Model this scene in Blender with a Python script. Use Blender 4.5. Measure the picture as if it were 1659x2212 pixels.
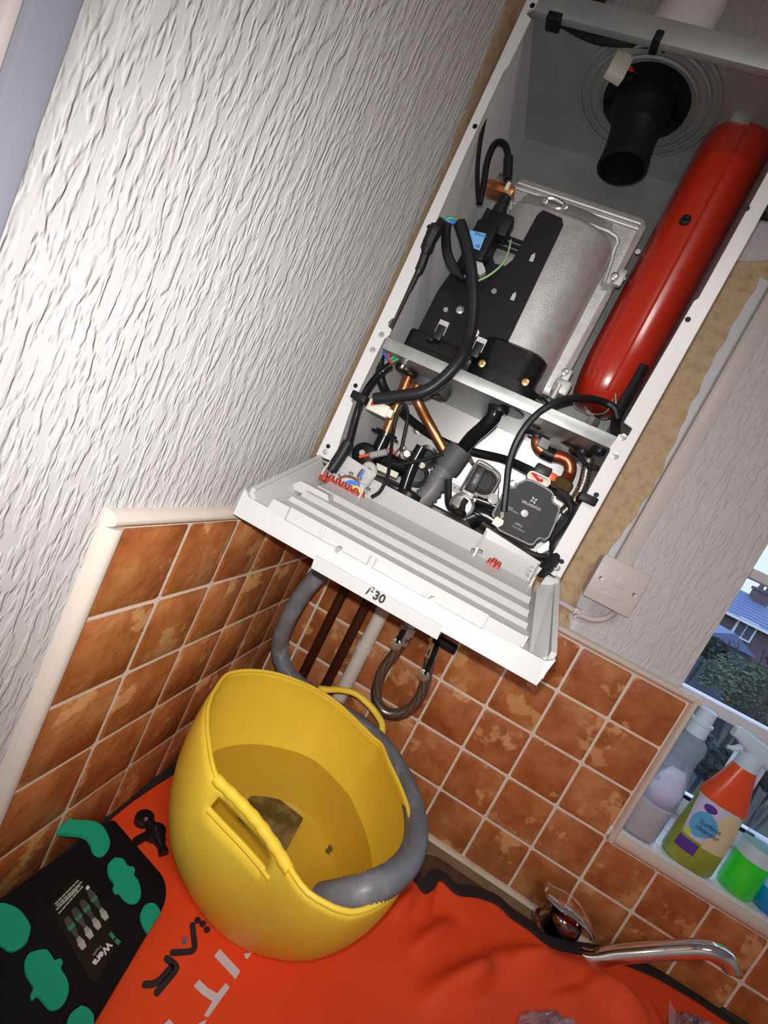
import bpy, bmesh, math, random
from mathutils import Vector, Matrix
random.seed(7)
for o in list(bpy.data.objects): bpy.data.objects.remove(o, do_unlink=True)
SC = bpy.context.scene
COL = SC.collection

# ---------------------------------------------------------------- camera (tilted phone held over the worktop)
cam = bpy.data.cameras.new('camera'); cam_o = bpy.data.objects.new('camera', cam); COL.objects.link(cam_o)
cam.sensor_fit = 'VERTICAL'; cam.sensor_height = 24.0; cam.sensor_width = 18.0
cam.lens = 999.64 * 24.0 / 2212.0; cam.clip_start = 0.01; cam.clip_end = 500
RT = Vector((0.86807086, 0.23506677, 0.43726032)); DN = Vector((0.45377183, -0.01845947, -0.89092669)); FW = Vector((-0.20135567, 0.97180392, -0.12269081))
CAMP = Vector((0.28363, -0.93097, 1.56840))
cam_o.matrix_world = Matrix(((RT.x, -DN.x, -FW.x, CAMP.x), (RT.y, -DN.y, -FW.y, CAMP.y), (RT.z, -DN.z, -FW.z, CAMP.z), (0, 0, 0, 1)))
SC.camera = cam_o

# ---------------------------------------------------------------- world: pale dusk sky
W = bpy.data.worlds.new('world'); SC.world = W; W.use_nodes = True
nt = W.node_tree; nt.nodes.clear()
wo = nt.nodes.new('ShaderNodeOutputWorld'); bg = nt.nodes.new('ShaderNodeBackground'); nt.links.new(bg.outputs[0], wo.inputs[0])
tc = nt.nodes.new('ShaderNodeTexCoord'); sx = nt.nodes.new('ShaderNodeSeparateXYZ'); nt.links.new(tc.outputs['Generated'], sx.inputs[0])
cr = nt.nodes.new('ShaderNodeValToRGB'); nt.links.new(sx.outputs['Z'], cr.inputs[0])
cr.color_ramp.elements[0].position = 0.0; cr.color_ramp.elements[0].color = (0.34, 0.39, 0.37, 1)
cr.color_ramp.elements[1].position = 0.7; cr.color_ramp.elements[1].color = (0.50, 0.66, 1.0, 1)
nt.links.new(cr.outputs[0], bg.inputs[0]); bg.inputs[1].default_value = 2.1

# ---------------------------------------------------------------- phone flash, two centimetres above the lens
fl = bpy.data.lights.new('phone_flash', 'SPOT'); fl_o = bpy.data.objects.new('phone_flash', fl); COL.objects.link(fl_o)
fl.energy = 14.5; fl.color = (1.0, 0.965, 0.935); fl.spot_size = math.radians(122); fl.spot_blend = 1.0; fl.shadow_soft_size = 0.004
fp = CAMP - DN * 0.022
fl_o.matrix_world = Matrix(((RT.x, -DN.x, -FW.x, fp.x), (RT.y, -DN.y, -FW.y, fp.y), (RT.z, -DN.z, -FW.z, fp.z), (0, 0, 0, 1)))
# unseen fill lamp added under the ceiling for ambient light, behind the photographer
rl = bpy.data.lights.new('fill_lamp', 'AREA'); rl_o = bpy.data.objects.new('fill_lamp', rl); COL.objects.link(rl_o)
rl.shape = 'DISK'; rl.size = 0.35; rl.energy = 9.5; rl.color = (1.0, 0.95, 0.92); rl_o.location = (0.62, -1.60, 2.53)
SC.view_settings.view_transform = 'Standard'; SC.view_settings.look = 'None'; SC.view_settings.gamma = 1.0
SC.view_settings.exposure = 0.25; SC.view_settings.use_curve_mapping = False

# ---------------------------------------------------------------- materials
def nodes(m): return m.node_tree.nodes, m.node_tree.links
def mat(name, col, rough=0.5, metal=0.0, bump=None, var=None, coat=0.0, spec=0.5, emit=None, alpha=1.0):
    """col is a plain surface colour; var=(scale, colour2, low, high) mixes a noise stain; bump=(scale xyz, distance m, detail)"""
    m = bpy.data.materials.new(name); m.use_nodes = True; N, L = nodes(m); b = N['Principled BSDF']
    b.inputs['Base Color'].default_value = (*col, 1); b.inputs['Roughness'].default_value = rough; b.inputs['Metallic'].default_value = metal
    b.inputs['Coat Weight'].default_value = coat; b.inputs['Coat Roughness'].default_value = 0.08; b.inputs['Specular IOR Level'].default_value = spec
    b.inputs['Alpha'].default_value = alpha
    t = None
    if bump or var: t = N.new('ShaderNodeTexCoord')
    if var:
        n = N.new('ShaderNodeTexNoise'); n.inputs['Scale'].default_value = var[0]; n.inputs['Detail'].default_value = 6; n.inputs['Roughness'].default_value = 0.6
        L.new(t.outputs['Object'], n.inputs['Vector'])
        r = N.new('ShaderNodeValToRGB'); r.color_ramp.elements[0].position = var[2]; r.color_ramp.elements[1].position = var[3]
        r.color_ramp.elements[0].color = (*col, 1); r.color_ramp.elements[1].color = (*var[1], 1)
        L.new(n.outputs['Fac'], r.inputs[0]); L.new(r.outputs[0], b.inputs['Base Color'])
    if bump:
        mp = N.new('ShaderNodeMapping'); sc = bump[0]; mp.inputs['Scale'].default_value = sc if isinstance(sc, tuple) else (sc, sc, sc)
        L.new(t.outputs['Object'], mp.inputs['Vector'])
        n2 = N.new('ShaderNodeTexNoise'); n2.inputs['Scale'].default_value = 1.0; n2.inputs['Detail'].default_value = bump[2] if len(bump) > 2 else 3
        L.new(mp.outputs[0], n2.inputs['Vector'])
        bp = N.new('ShaderNodeBump'); bp.inputs['Distance'].default_value = bump[1]; bp.inputs['Strength'].default_value = 1.0
        L.new(n2.outputs['Fac'], bp.inputs['Height']); L.new(bp.outputs[0], b.inputs['Normal'])
    return m
def wallpaper_mat(name, col, sx_, sz_, dist, axis):
    """embossed vertical drip pattern: stretched, distorted noise pushed through a ramp, plus a fine stipple"""
    m = bpy.data.materials.new(name); m.use_nodes = True; N, L = nodes(m); b = N['Principled BSDF']
    b.inputs['Base Color'].default_value = (*col, 1); b.inputs['Roughness'].default_value = 0.55
    t = N.new('ShaderNodeTexCoord'); mp = N.new('ShaderNodeMapping'); L.new(t.outputs['Object'], mp.inputs['Vector'])
    mp.inputs['Scale'].default_value = (sx_, sx_, sz_)
    n = N.new('ShaderNodeTexNoise'); n.inputs['Scale'].default_value = 1; n.inputs['Detail'].default_value = 2.2; n.inputs['Roughness'].default_value = 0.55; n.inputs['Distortion'].default_value = 0.45
    L.new(mp.outputs[0], n.inputs['Vector'])
    # raised vertical worms broken up by small beads
    r = N.new('ShaderNodeValToRGB'); r.color_ramp.elements[0].position = 0.41; r.color_ramp.elements[1].position = 0.60
    r.color_ramp.interpolation = 'EASE'
    m2 = N.new('ShaderNodeMapping'); L.new(t.outputs['Object'], m2.inputs['Vector']); m2.inputs['Scale'].default_value = (sx_ * 1.9, sx_ * 1.9, sz_ * 3.0)
    nb = N.new('ShaderNodeTexNoise'); nb.inputs['Scale'].default_value = 1; nb.inputs['Detail'].default_value = 1.0; L.new(m2.outputs[0], nb.inputs['Vector'])
    mb_ = N.new('ShaderNodeMath'); mb_.operation = 'MULTIPLY_ADD'; L.new(nb.outputs['Fac'], mb_.inputs[0]); mb_.inputs[1].default_value = 0.42; 
    ms_ = N.new('ShaderNodeMath'); ms_.operation = 'MULTIPLY_ADD'; L.new(n.outputs['Fac'], ms_.inputs[0]); ms_.inputs[1].default_value = 0.95; ms_.inputs[2].default_value = -0.19
    L.new(ms_.outputs[0], mb_.inputs[2]); L.new(mb_.outputs[0], r.inputs[0])
    n3 = N.new('ShaderNodeTexNoise'); n3.inputs['Scale'].default_value = 420; n3.inputs['Detail'].default_value = 2; L.new(t.outputs['Object'], n3.inputs['Vector'])
    # large patches where the emboss is flat
    n4 = N.new('ShaderNodeTexNoise'); n4.inputs['Scale'].default_value = 0.8; L.new(mp.outputs[0], n4.inputs['Vector'])
    r4 = N.new('ShaderNodeValToRGB'); r4.color_ramp.elements[0].position = 0.30; r4.color_ramp.elements[1].position = 0.46; r4.color_ramp.elements[0].color = (.35, .35, .35, 1); L.new(n4.outputs['Fac'], r4.inputs[0])
    mu = N.new('ShaderNodeMath'); mu.operation = 'MULTIPLY'; L.new(r.outputs[0], mu.inputs[0]); L.new(r4.outputs[0], mu.inputs[1])
    ma = N.new('ShaderNodeMath'); ma.operation = 'MULTIPLY_ADD'; L.new(n3.outputs['Fac'], ma.inputs[0]); ma.inputs[1].default_value = 0.10; L.new(mu.outputs[0], ma.inputs[2])
    bp = N.new('ShaderNodeBump'); bp.inputs['Distance'].default_value = dist; bp.inputs['Strength'].default_value = 1.0
    L.new(ma.outputs[0], bp.inputs['Height']); L.new(bp.outputs[0], b.inputs['Normal'])
    return m
def tile_mat():
    m = bpy.data.materials.new('terracotta_tile'); m.use_nodes = True; N, L = nodes(m); b = N['Principled BSDF']
    t = N.new('ShaderNodeTexCoord'); oi = N.new('ShaderNodeObjectInfo')
    ad = N.new('ShaderNodeVectorMath'); ad.operation = 'MULTIPLY_ADD'
    cb = N.new('ShaderNodeCombineXYZ'); L.new(oi.outputs['Random'], cb.inputs[0]); L.new(oi.outputs['Random'], cb.inputs[1]); L.new(oi.outputs['Random'], cb.inputs[2])
    L.new(cb.outputs[0], ad.inputs[0]); ad.inputs[1].default_value = (37, 53, 71); L.new(t.outputs['Object'], ad.inputs[2])
    n = N.new('ShaderNodeTexNoise'); n.inputs['Scale'].default_value = 17; n.inputs['Detail'].default_value = 7; n.inputs['Roughness'].default_value = 0.62; L.new(ad.outputs[0], n.inputs['Vector'])
    r = N.new('ShaderNodeValToRGB'); e = r.color_ramp.elements
    e[0].position = 0.30; e[0].color = (0.27, 0.078, 0.022, 1); e[1].position = 0.72; e[1].color = (0.55, 0.255, 0.100, 1)
    e2 = e.new(0.46); e2.color = (0.40, 0.125, 0.036, 1); e3 = e.new(0.57); e3.color = (0.47, 0.170, 0.056, 1)
    L.new(n.outputs['Fac'], r.inputs[0])
    # cream glaze islands
    n2 = N.new('ShaderNodeTexNoise'); n2.inputs['Scale'].default_value = 13; n2.inputs['Detail'].default_value = 8; n2.inputs['Roughness'].default_value = 0.60; n2.inputs['Distortion'].default_value = 0.0
    a2 = N.new('ShaderNodeVectorMath'); a2.operation = 'ADD'; L.new(ad.outputs[0], a2.inputs[0]); a2.inputs[1].default_value = (9, 4, 2); L.new(a2.outputs[0], n2.inputs['Vector'])
    r2 = N.new('ShaderNodeValToRGB'); r2.color_ramp.elements[0].position = 0.57; r2.color_ramp.elements[1].position = 0.61; L.new(n2.outputs['Fac'], r2.inputs[0])
    mx = N.new('ShaderNodeMix'); mx.data_type = 'RGBA'; L.new(r2.outputs[0], mx.inputs[0]); L.new(r.outputs[0], mx.inputs[6]); mx.inputs[7].default_value = (0.62, 0.31, 0.125, 1)
    L.new(mx.outputs[2], b.inputs['Base Color'])
    b.inputs['Roughness'].default_value = 0.42; b.inputs['Specular IOR Level'].default_value = 0.4
    n3 = N.new('ShaderNodeTexNoise'); n3.inputs['Scale'].default_value = 70; n3.inputs['Detail'].default_value = 4; L.new(ad.outputs[0], n3.inputs['Vector'])
    bp = N.new('ShaderNodeBump'); bp.inputs['Distance'].default_value = 0.0016; L.new(n3.outputs['Fac'], bp.inputs['Height']); L.new(bp.outputs[0], b.inputs['Normal'])
    return m
def clear_mat(name, tint, gloss=0.04, body=None, mix=0.0, rough=0.03, through=False):
    """thin clear plastic / glass / water: tinted see-through with a fresnel shine, and an optional milky body"""
    m = bpy.data.materials.new(name); m.use_nodes = True; N, L = nodes(m); N.clear()
    o = N.new('ShaderNodeOutputMaterial'); tr = N.new('ShaderNodeBsdfTransparent'); tr.inputs[0].default_value = (*tint, 1)
    gl = N.new('ShaderNodeBsdfGlossy'); gl.inputs['Roughness'].default_value = rough
    lw = N.new('ShaderNodeLayerWeight'); lw.inputs[0].default_value = 0.5; pw = N.new('ShaderNodeMath'); pw.operation = 'POWER'; L.new(lw.outputs['Facing'], pw.inputs[0]); pw.inputs[1].default_value = 4.0
    fr = N.new('ShaderNodeMath'); fr.operation = 'MULTIPLY_ADD'; L.new(pw.outputs[0], fr.inputs[0]); fr.inputs[1].default_value = 0.6; fr.inputs[2].default_value = gloss
    mx = N.new('ShaderNodeMixShader'); L.new(fr.outputs[0], mx.inputs[0])
    src = tr.outputs[0]
    if body:
        df = N.new('ShaderNodeBsdfTranslucent' if through else 'ShaderNodeBsdfDiffuse'); df.inputs[0].default_value = (*body, 1)
        m2 = N.new('ShaderNodeMixShader'); m2.inputs[0].default_value = mix; L.new(tr.outputs[0], m2.inputs[1]); L.new(df.outputs[0], m2.inputs[2]); src = m2.outputs[0]
    L.new(src, mx.inputs[1]); L.new(gl.outputs[0], mx.inputs[2]); L.new(mx.outputs[0], o.inputs[0])
    return m
def braid_mat(name, col):
    m = bpy.data.materials.new(name); m.use_nodes = True; N, L = nodes(m); b = N['Principled BSDF']
    b.inputs['Metallic'].default_value = 0.85; b.inputs['Roughness'].default_value = 0.3
    uv = N.new('ShaderNodeUVMap'); mp = N.new('ShaderNodeMapping'); mp.inputs['Scale'].default_value = (10, 26, 1); mp.inputs['Rotation'].default_value = (0, 0, 0.6)
    L.new(uv.outputs[0], mp.inputs['Vector']); ck = N.new('ShaderNodeTexChecker'); ck.inputs['Scale'].default_value = 1.0; L.new(mp.outputs[0], ck.inputs['Vector'])
    mx = N.new('ShaderNodeMix'); mx.data_type = 'RGBA'; L.new(ck.outputs['Fac'], mx.inputs[0]); mx.inputs[6].default_value = (*col, 1); mx.inputs[7].default_value = tuple(c * 0.5 for c in col) + (1,)
    L.new(mx.outputs[2], b.inputs['Base Color'])
    bp = N.new('ShaderNodeBump'); bp.inputs['Distance'].default_value = 0.0008; L.new(ck.outputs['Fac'], bp.inputs['Height']); L.new(bp.outputs[0], b.inputs['Normal'])
    return m

M = {}
M['paper_left'] = wallpaper_mat('embossed_paper', (0.56, 0.555, 0.56), 118, 24, 0.0011, 0)
M['paper_back'] = wallpaper_mat('embossed_paper_fine', (0.60, 0.585, 0.605), 140, 22, 0.0010, 0)
M['peeled'] = mat('peeled_backing', (0.66, 0.665, 0.70), 0.7, bump=(90, 0.001))
M['plaster'] = mat('bare_plaster', (0.60, 0.44, 0.27), 0.85, var=(60, (0.42, 0.28, 0.15), 0.45, 0.75), bump=(330, 0.0018, 4))
M['tile'] = tile_mat()
M['grout'] = mat('grout', (0.78, 0.68, 0.56), 0.85, bump=(300, 0.0008), var=(18, (0.62, 0.48, 0.34), 0.5, 0.85))
M['trim'] = mat('cream_quadrant', (0.66, 0.58, 0.505), 0.4, bump=(40, 0.0006))
M['ceiling'] = mat('ceiling_paint', (0.78, 0.77, 0.76), 0.8, bump=(60, 0.001))
M['floor'] = mat('floor_vinyl', (0.30, 0.22, 0.16), 0.5, var=(5, (0.22, 0.16, 0.11), 0.4, 0.7))
M['doorgrey'] = mat('grey_gloss_paint', (0.27, 0.28, 0.34), 0.35)
M['doorlight'] = mat('pale_gloss_paint', (0.62, 0.55, 0.62), 0.4)
M['upvc'] = mat('white_upvc', (0.78, 0.78, 0.84), 0.3)
M['black'] = mat('black_plastic', (0.008, 0.008, 0.009), 0.48, spec=0.25)
M['blackgloss'] = mat('black_gloss_plastic', (0.009, 0.009, 0.010), 0.22, spec=0.4)
M['rubber'] = mat('black_rubber', (0.012, 0.012, 0.013), 0.42, spec=0.35)
M['greyrubber'] = mat('grey_rubber', (0.085, 0.085, 0.09), 0.6, bump=(80, 0.0008))
M['tailgrey'] = mat('grey_corrugated_plastic', (0.15, 0.15, 0.155), 0.45)
M['tooldark'] = mat('printed_tool_dark', (0.055, 0.058, 0.06), 0.5)
M['hosegrey'] = mat('grey_hose_plastic', (0.165, 0.17, 0.19), 0.42, var=(30, (0.27, 0.27, 0.29), 0.5, 0.75))
M['galv'] = mat('galvanised_steel', (0.40, 0.42, 0.42), 0.42, 0.75, var=(45, (0.52, 0.54, 0.53), 0.35, 0.7))
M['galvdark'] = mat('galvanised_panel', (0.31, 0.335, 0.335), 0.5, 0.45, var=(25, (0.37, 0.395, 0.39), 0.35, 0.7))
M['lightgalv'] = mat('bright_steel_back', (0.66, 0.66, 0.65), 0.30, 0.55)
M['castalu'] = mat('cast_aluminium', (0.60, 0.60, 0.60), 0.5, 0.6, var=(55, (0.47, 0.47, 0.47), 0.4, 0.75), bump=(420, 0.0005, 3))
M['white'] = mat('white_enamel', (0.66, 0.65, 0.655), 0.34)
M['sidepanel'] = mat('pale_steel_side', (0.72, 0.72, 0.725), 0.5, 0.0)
M['whiteplastic'] = mat('white_plastic', (0.47, 0.47, 0.467), 0.36)
M['greyplastic'] = mat('grey_connector', (0.36, 0.36, 0.35), 0.5)
M['cream'] = mat('cream_connector', (0.72, 0.69, 0.58), 0.5)
M['red_vessel'] = mat('red_gloss_paint', (0.46, 0.022, 0.007), 0.24, coat=0.15)
M['copper'] = mat('copper', (0.78, 0.30, 0.12), 0.28, 0.9, var=(60, (0.50, 0.16, 0.06), 0.45, 0.8))
M['copperred'] = mat('heated_copper', (0.66, 0.16, 0.07), 0.35, 0.8, var=(30, (0.36, 0.22, 0.15), 0.5, 0.75))
M['brass'] = mat('brass', (0.72, 0.48, 0.18), 0.3, 0.9)
M['brassdull'] = mat('dull_brass', (0.30, 0.20, 0.09), 0.4, 0.8)
M['steel'] = mat('steel', (0.70, 0.69, 0.67), 0.25, 0.9)
M['chrome'] = mat('chrome', (0.82, 0.82, 0.84), 0.05, 1.0)
M['chrome_brown'] = mat('brown_reflecting_chrome', (0.30, 0.20, 0.17), 0.10, 1.0)  # chrome with the brown reflection of mat and tiles put into its colour
M['braid'] = braid_mat('braided_steel', (0.36, 0.32, 0.28))
M['terminal'] = mat('red_terminal', (0.33, 0.030, 0.015), 0.45)
M['wire_red'] = mat('red_wire', (0.75, 0.04, 0.03), 0.4)
M['wire_blue'] = mat('blue_wire', (0.06, 0.20, 0.70), 0.4)
M['wire_green'] = mat('green_wire', (0.03, 0.42, 0.14), 0.4)
M['wire_earth'] = mat('pale_green_wire', (0.30, 0.55, 0.26), 0.45)
M['wire_yellow'] = mat('yellow_wire', (0.72, 0.62, 0.10), 0.4)
M['wire_brown'] = mat('brown_wire', (0.18, 0.08, 0.04), 0.4)
M['wire_grey'] = mat('grey_cable', (0.45, 0.43, 0.43), 0.5)
M['orangeplastic'] = mat('orange_plastic', (0.80, 0.13, 0.03), 0.4)
M['bluelabel'] = mat('blue_label', (0.16, 0.45, 0.80), 0.5)
M['navyink'] = mat('navy_ink', (0.02, 0.06, 0.25), 0.6)
M['ink'] = mat('black_ink', (0.02, 0.02, 0.025), 0.6)
M['paleink'] = mat('pale_ink', (0.42, 0.42, 0.42), 0.5)
M['pumpface'] = mat('anthracite_face', (0.030, 0.030, 0.032), 0.6, spec=0.3)
M['pumprim'] = mat('cast_grey_rim', (0.22, 0.22, 0.23), 0.55, 0.2, bump=(500, 0.0006))
M['brownpipe'] = mat('brown_painted_pipe', (0.050, 0.014, 0.006), 0.28)
M['creampipe'] = mat('white_pvc_pipe', (0.74, 0.69, 0.62), 0.35)
M['yellow'] = mat('yellow_rubber', (0.93, 0.66, 0.055), 0.42, var=(9, (0.84, 0.56, 0.05), 0.5, 0.85))
M['sludge'] = mat('brown_sludge', (0.055, 0.030, 0.016), 0.9, var=(28, (0.32, 0.25, 0.19), 0.48, 0.68), bump=(60, 0.005))
M['speck'] = mat('dark_sediment', (0.10, 0.08, 0.03), 0.9)
M['water'] = clear_mat('dirty_water', (0.86, 0.81, 0.66), body=(0.45, 0.34, 0.09), mix=0.14, gloss=0.015)
M['worktop'] = mat('brown_worktop', (0.24, 0.155, 0.09), 0.4, var=(40, (0.32, 0.22, 0.13), 0.45, 0.7))
M['sink'] = mat('brown_composite_sink', (0.085, 0.05, 0.035), 0.22)
M['orange'] = mat('orange_mat_fabric', (0.88, 0.075, 0.010), 0.62, bump=(900, 0.0004), var=(6, (0.80, 0.060, 0.008), 0.4, 0.8))
M['hem'] = mat('black_hem_tape', (0.016, 0.015, 0.016), 0.7, bump=(500, 0.0006))
M['print_white'] = mat('white_print', (0.66, 0.66, 0.72), 0.45)
M['print_grey'] = mat('grey_print', (0.16, 0.14, 0.20), 0.5)
M['case'] = mat('black_case_fabric', (0.005, 0.005, 0.006), 0.8, spec=0.2, bump=(600, 0.0006))
M['caselabel'] = mat('case_label', (0.007, 0.007, 0.007), 0.4, spec=0.3)
M['green_pad'] = mat('green_felt', (0.0, 0.34, 0.19), 0.8, bump=(700, 0.0006))
M['printgrey'] = mat('printed_tool_grey', (0.30, 0.30, 0.31), 0.5)
M['printgreen'] = mat('printed_tool_green', (0.03, 0.22, 0.12), 0.5)
M['clear'] = clear_mat('daylit_clear_plastic', (0.86, 0.90, 0.94), body=(0.60, 0.78, 1.0), mix=0.28)  # blue window daylight mixed into the body colour
M['clear_thin'] = clear_mat('daylit_thin_plastic', (0.90, 0.95, 0.97), body=(0.60, 0.78, 1.0), mix=0.05)  # same daylight blue in the body colour, fainter
M['liquid_white'] = mat('milky_liquid', (0.66, 0.60, 0.55), 0.35)
M['liquid_green'] = clear_mat('green_liquid', (0.05, 0.95, 0.05), body=(0.01, 1.0, 0.01), mix=0.75, through=True)
M['lilac_daylit'] = mat('daylit_lilac_label', (0.55, 0.66, 0.98), 0.45)  # lilac print, with window daylight painted in as extra blue
M['white_daylit'] = mat('daylit_white_plastic', (0.60, 0.78, 0.93), 0.35)  # white plastic with the blue cast of window daylight painted in
M['spray_orange'] = mat('orange_red_plastic', (0.78, 0.085, 0.022), 0.28)
M['spray_green'] = mat('olive_green_sleeve', (0.36, 0.42, 0.05), 0.32, var=(9, (0.20, 0.30, 0.04), 0.4, 0.7))
M['spray_cream'] = mat('cream_sleeve_print', (0.70, 0.66, 0.42), 0.35)
M['spray_lilac'] = mat('lilac_sleeve_print', (0.62, 0.64, 0.88), 0.35)
M['spray_blue'] = mat('sky_blue_print', (0.10, 0.45, 0.78), 0.35)
M['violet'] = mat('violet_print', (0.10, 0.04, 0.34), 0.35)
M['lime'] = mat('lime_print', (0.55, 0.72, 0.15), 0.35)
M['blueplastic'] = mat('blue_plastic', (0.0, 0.28, 0.75), 0.3)
M['polythene'] = clear_mat('crumpled_polythene', (0.92, 0.90, 0.92), body=(0.62, 0.50, 0.54), mix=0.30, rough=0.12)
M['glass'] = clear_mat('window_glass', (0.95, 0.97, 0.97))
M['faceplate'] = mat('beige_white_plastic', (0.62, 0.56, 0.54), 0.4)
M['flue'] = mat('white_flue_plastic', (0.74, 0.70, 0.70), 0.4)

# ---------------------------------------------------------------- mesh helpers.  Lengths are decimetres: x right from the corner,
# y into the back wall, z up from the top edge of the tiling (1.40 m above the floor)
S, Z0 = 0.1, 1.40
def wp(p): return Vector((p[0] * S, p[1] * S, p[2] * S + Z0))
ORG = {}
def box(bm, lo, hi, bev=0.0, seg=2, rotz=0.0, piv=None):
    t = bmesh.new(); bmesh.ops.create_cube(t, size=1.0)
    c = [(a + b) / 2 for a, b in zip(lo, hi)]; s = [abs(b - a) for a, b in zip(lo, hi)]
    for v in t.verts: v.co = Vector((c[0] + v.co.x * s[0], c[1] + v.co.y * s[1], c[2] + v.co.z * s[2]))
    if bev > 0: bmesh.ops.bevel(t, geom=t.edges[:] , offset=bev, segments=seg, profile=0.5, affect='EDGES', clamp_overlap=True)
    if rotz: bmesh.ops.rotate(t, verts=t.verts, cent=Vector(piv or c), matrix=Matrix.Rotation(rotz, 3, 'Z'))
    join(bm, t); return bm
def join(bm, t):
    mp = {v: bm.verts.new(v.co) for v in t.verts}
    for f in t.faces:
        try: bm.faces.new([mp[v] for v in f.verts])
        except ValueError: pass
    t.free()
def frame(d):
    d = d.normalized(); a = Vector((0, 0, 1)) if abs(d.z) < 0.9 else Vector((1, 0, 0))
    x = d.cross(a).normalized(); return x, d.cross(x).normalized()
def smooth_path(pts, k=6):
    P = [Vector(p) for p in pts]
    if len(P) < 3 or k < 2: return P
    out = []
    for i in range(len(P) - 1):
        p0 = P[i - 1] if i else P[0] * 2 - P[1]; p1, p2 = P[i], P[i + 1]; p3 = P[i + 2] if i + 2 < len(P) else P[-1] * 2 - P[-2]
        for j in range(k):
            t = j / k
            out.append(0.5 * ((2 * p1) + (p2 - p0) * t + (2 * p0 - 5 * p1 + 4 * p2 - p3) * t * t + (3 * p1 - p0 - 3 * p2 + p3) * t ** 3))
    out.append(P[-1]); return out
def tube(bm, pts, r, n=10, k=6, cap=True, hollow=0.0, uv=False):
    P = smooth_path(pts, k); m = len(P)
    rr = [r] * m if not isinstance(r, (list, tuple)) else [r[min(int(i * len(r) / m), len(r) - 1)] if len(r) != m else r[i] for i in range(m)]
    d0 = (P[1] - P[0]); x, y = frame(d0); rings = []; ln = 0; L_ = []
    for i, p in enumerate(P):
        d = (P[min(i + 1, m - 1)] - P[max(i - 1, 0)])
        if d.length < 1e-9: d = d0
        d.normalize(); x = (x - d * x.dot(d)).normalized(); y = d.cross(x)
        if i: ln += (P[i] - P[i - 1]).length
        L_.append(ln)
        rings.append([bm.verts.new(p + (x * math.cos(2 * math.pi * j / n) + y * math.sin(2 * math.pi * j / n)) * rr[i]) for j in range(n)])
    lay = bm.loops.layers.uv.verify() if uv else None
    for i in range(m - 1):
        for j in range(n):
            f = bm.faces.new((rings[i][j], rings[i][(j + 1) % n], rings[i + 1][(j + 1) % n], rings[i + 1][j]))
            if uv:
                for lp, q in zip(f.loops, ((j, i), (j + 1, i), (j + 1, i + 1), (j, i + 1))): lp[lay].uv = (q[0] / n, L_[q[1]] )
    if cap:
        bm.faces.new(rings[0][::-1]); bm.faces.new(rings[-1])
    return bm
def corrugated(bm, pts, r, depth, pitch, n=14):
    P = smooth_path(pts, 16); out = [P[0]]; acc = 0.0; step = pitch / 2
    for a, b in zip(P, P[1:]):
        L_ = (b - a).length; t = step - acc
        while t <= L_: out.append(a + (b - a) * (t / L_)); t += step
        acc = L_ - (t - step)
    return tube(bm, out, [r if i % 2 else r - depth for i in range(len(out))], n=n, k=1)
def lathe(bm, base, axis, prof, n=24, cap=True):
    b = Vector(base); d = Vector(axis).normalized(); x, y = frame(d); rings = []
    for h, r in prof: rings.append([bm.verts.new(b + d * h + (x * math.cos(2 * math.pi * j / n) + y * math.sin(2 * math.pi * j / n)) * max(r, 1e-4)) for j in range(n)])
    for a, c in zip(rings, rings[1:]):
        for j in range(n): bm.faces.new((a[j], a[(j + 1) % n], c[(j + 1) % n], c[j]))
    if cap: bm.faces.new(rings[0][::-1]); bm.faces.new(rings[-1])
    return bm
def prism(bm, pts, vec):
    a = [bm.verts.new(Vector(p)) for p in pts]; b = [bm.verts.new(Vector(p) + Vector(vec)) for p in pts]; n = len(a)
    bm.faces.new(a[::-1]); bm.faces.new(b)
    for i in range(n): bm.faces.new((a[i], a[(i + 1) % n], b[(i + 1) % n], b[i]))
    return bm
def loft(bm, rings, cap=True, closed=True):
    R = [[bm.verts.new(Vector(p)) for p in r] for r in rings]; n = len(R[0])
    for a, c in zip(R, R[1:]):
        for j in range(n if closed else n - 1): bm.faces.new((a[j], a[(j + 1) % n], c[(j + 1) % n], c[j]))
    if cap and closed: bm.faces.new(R[0][::-1]); bm.faces.new(R[-1])
    return bm
def rrect(cx, cy, w, h, r, k=4):
    out = []
    for sx_, sy_, a0 in ((1, 1, 0), (-1, 1, 90), (-1, -1, 180), (1, -1, 270)):
        for i in range(k + 1):
            a = math.radians(a0 + 90 * i / k); out.append((cx + sx_ * (w / 2 - r) + r * math.cos(a), cy + sy_ * (h / 2 - r) + r * math.sin(a)))
    return out
def superell(cx, cy, a, b, p, n=28):
    out = []
    for i in range(n):
        t = 2 * math.pi * i / n; c, s = math.cos(t), math.sin(t)
        out.append((cx + a * math.copysign(abs(c) ** (2 / p), c), cy + b * math.copysign(abs(s) ** (2 / p), s)))
    return out
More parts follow.
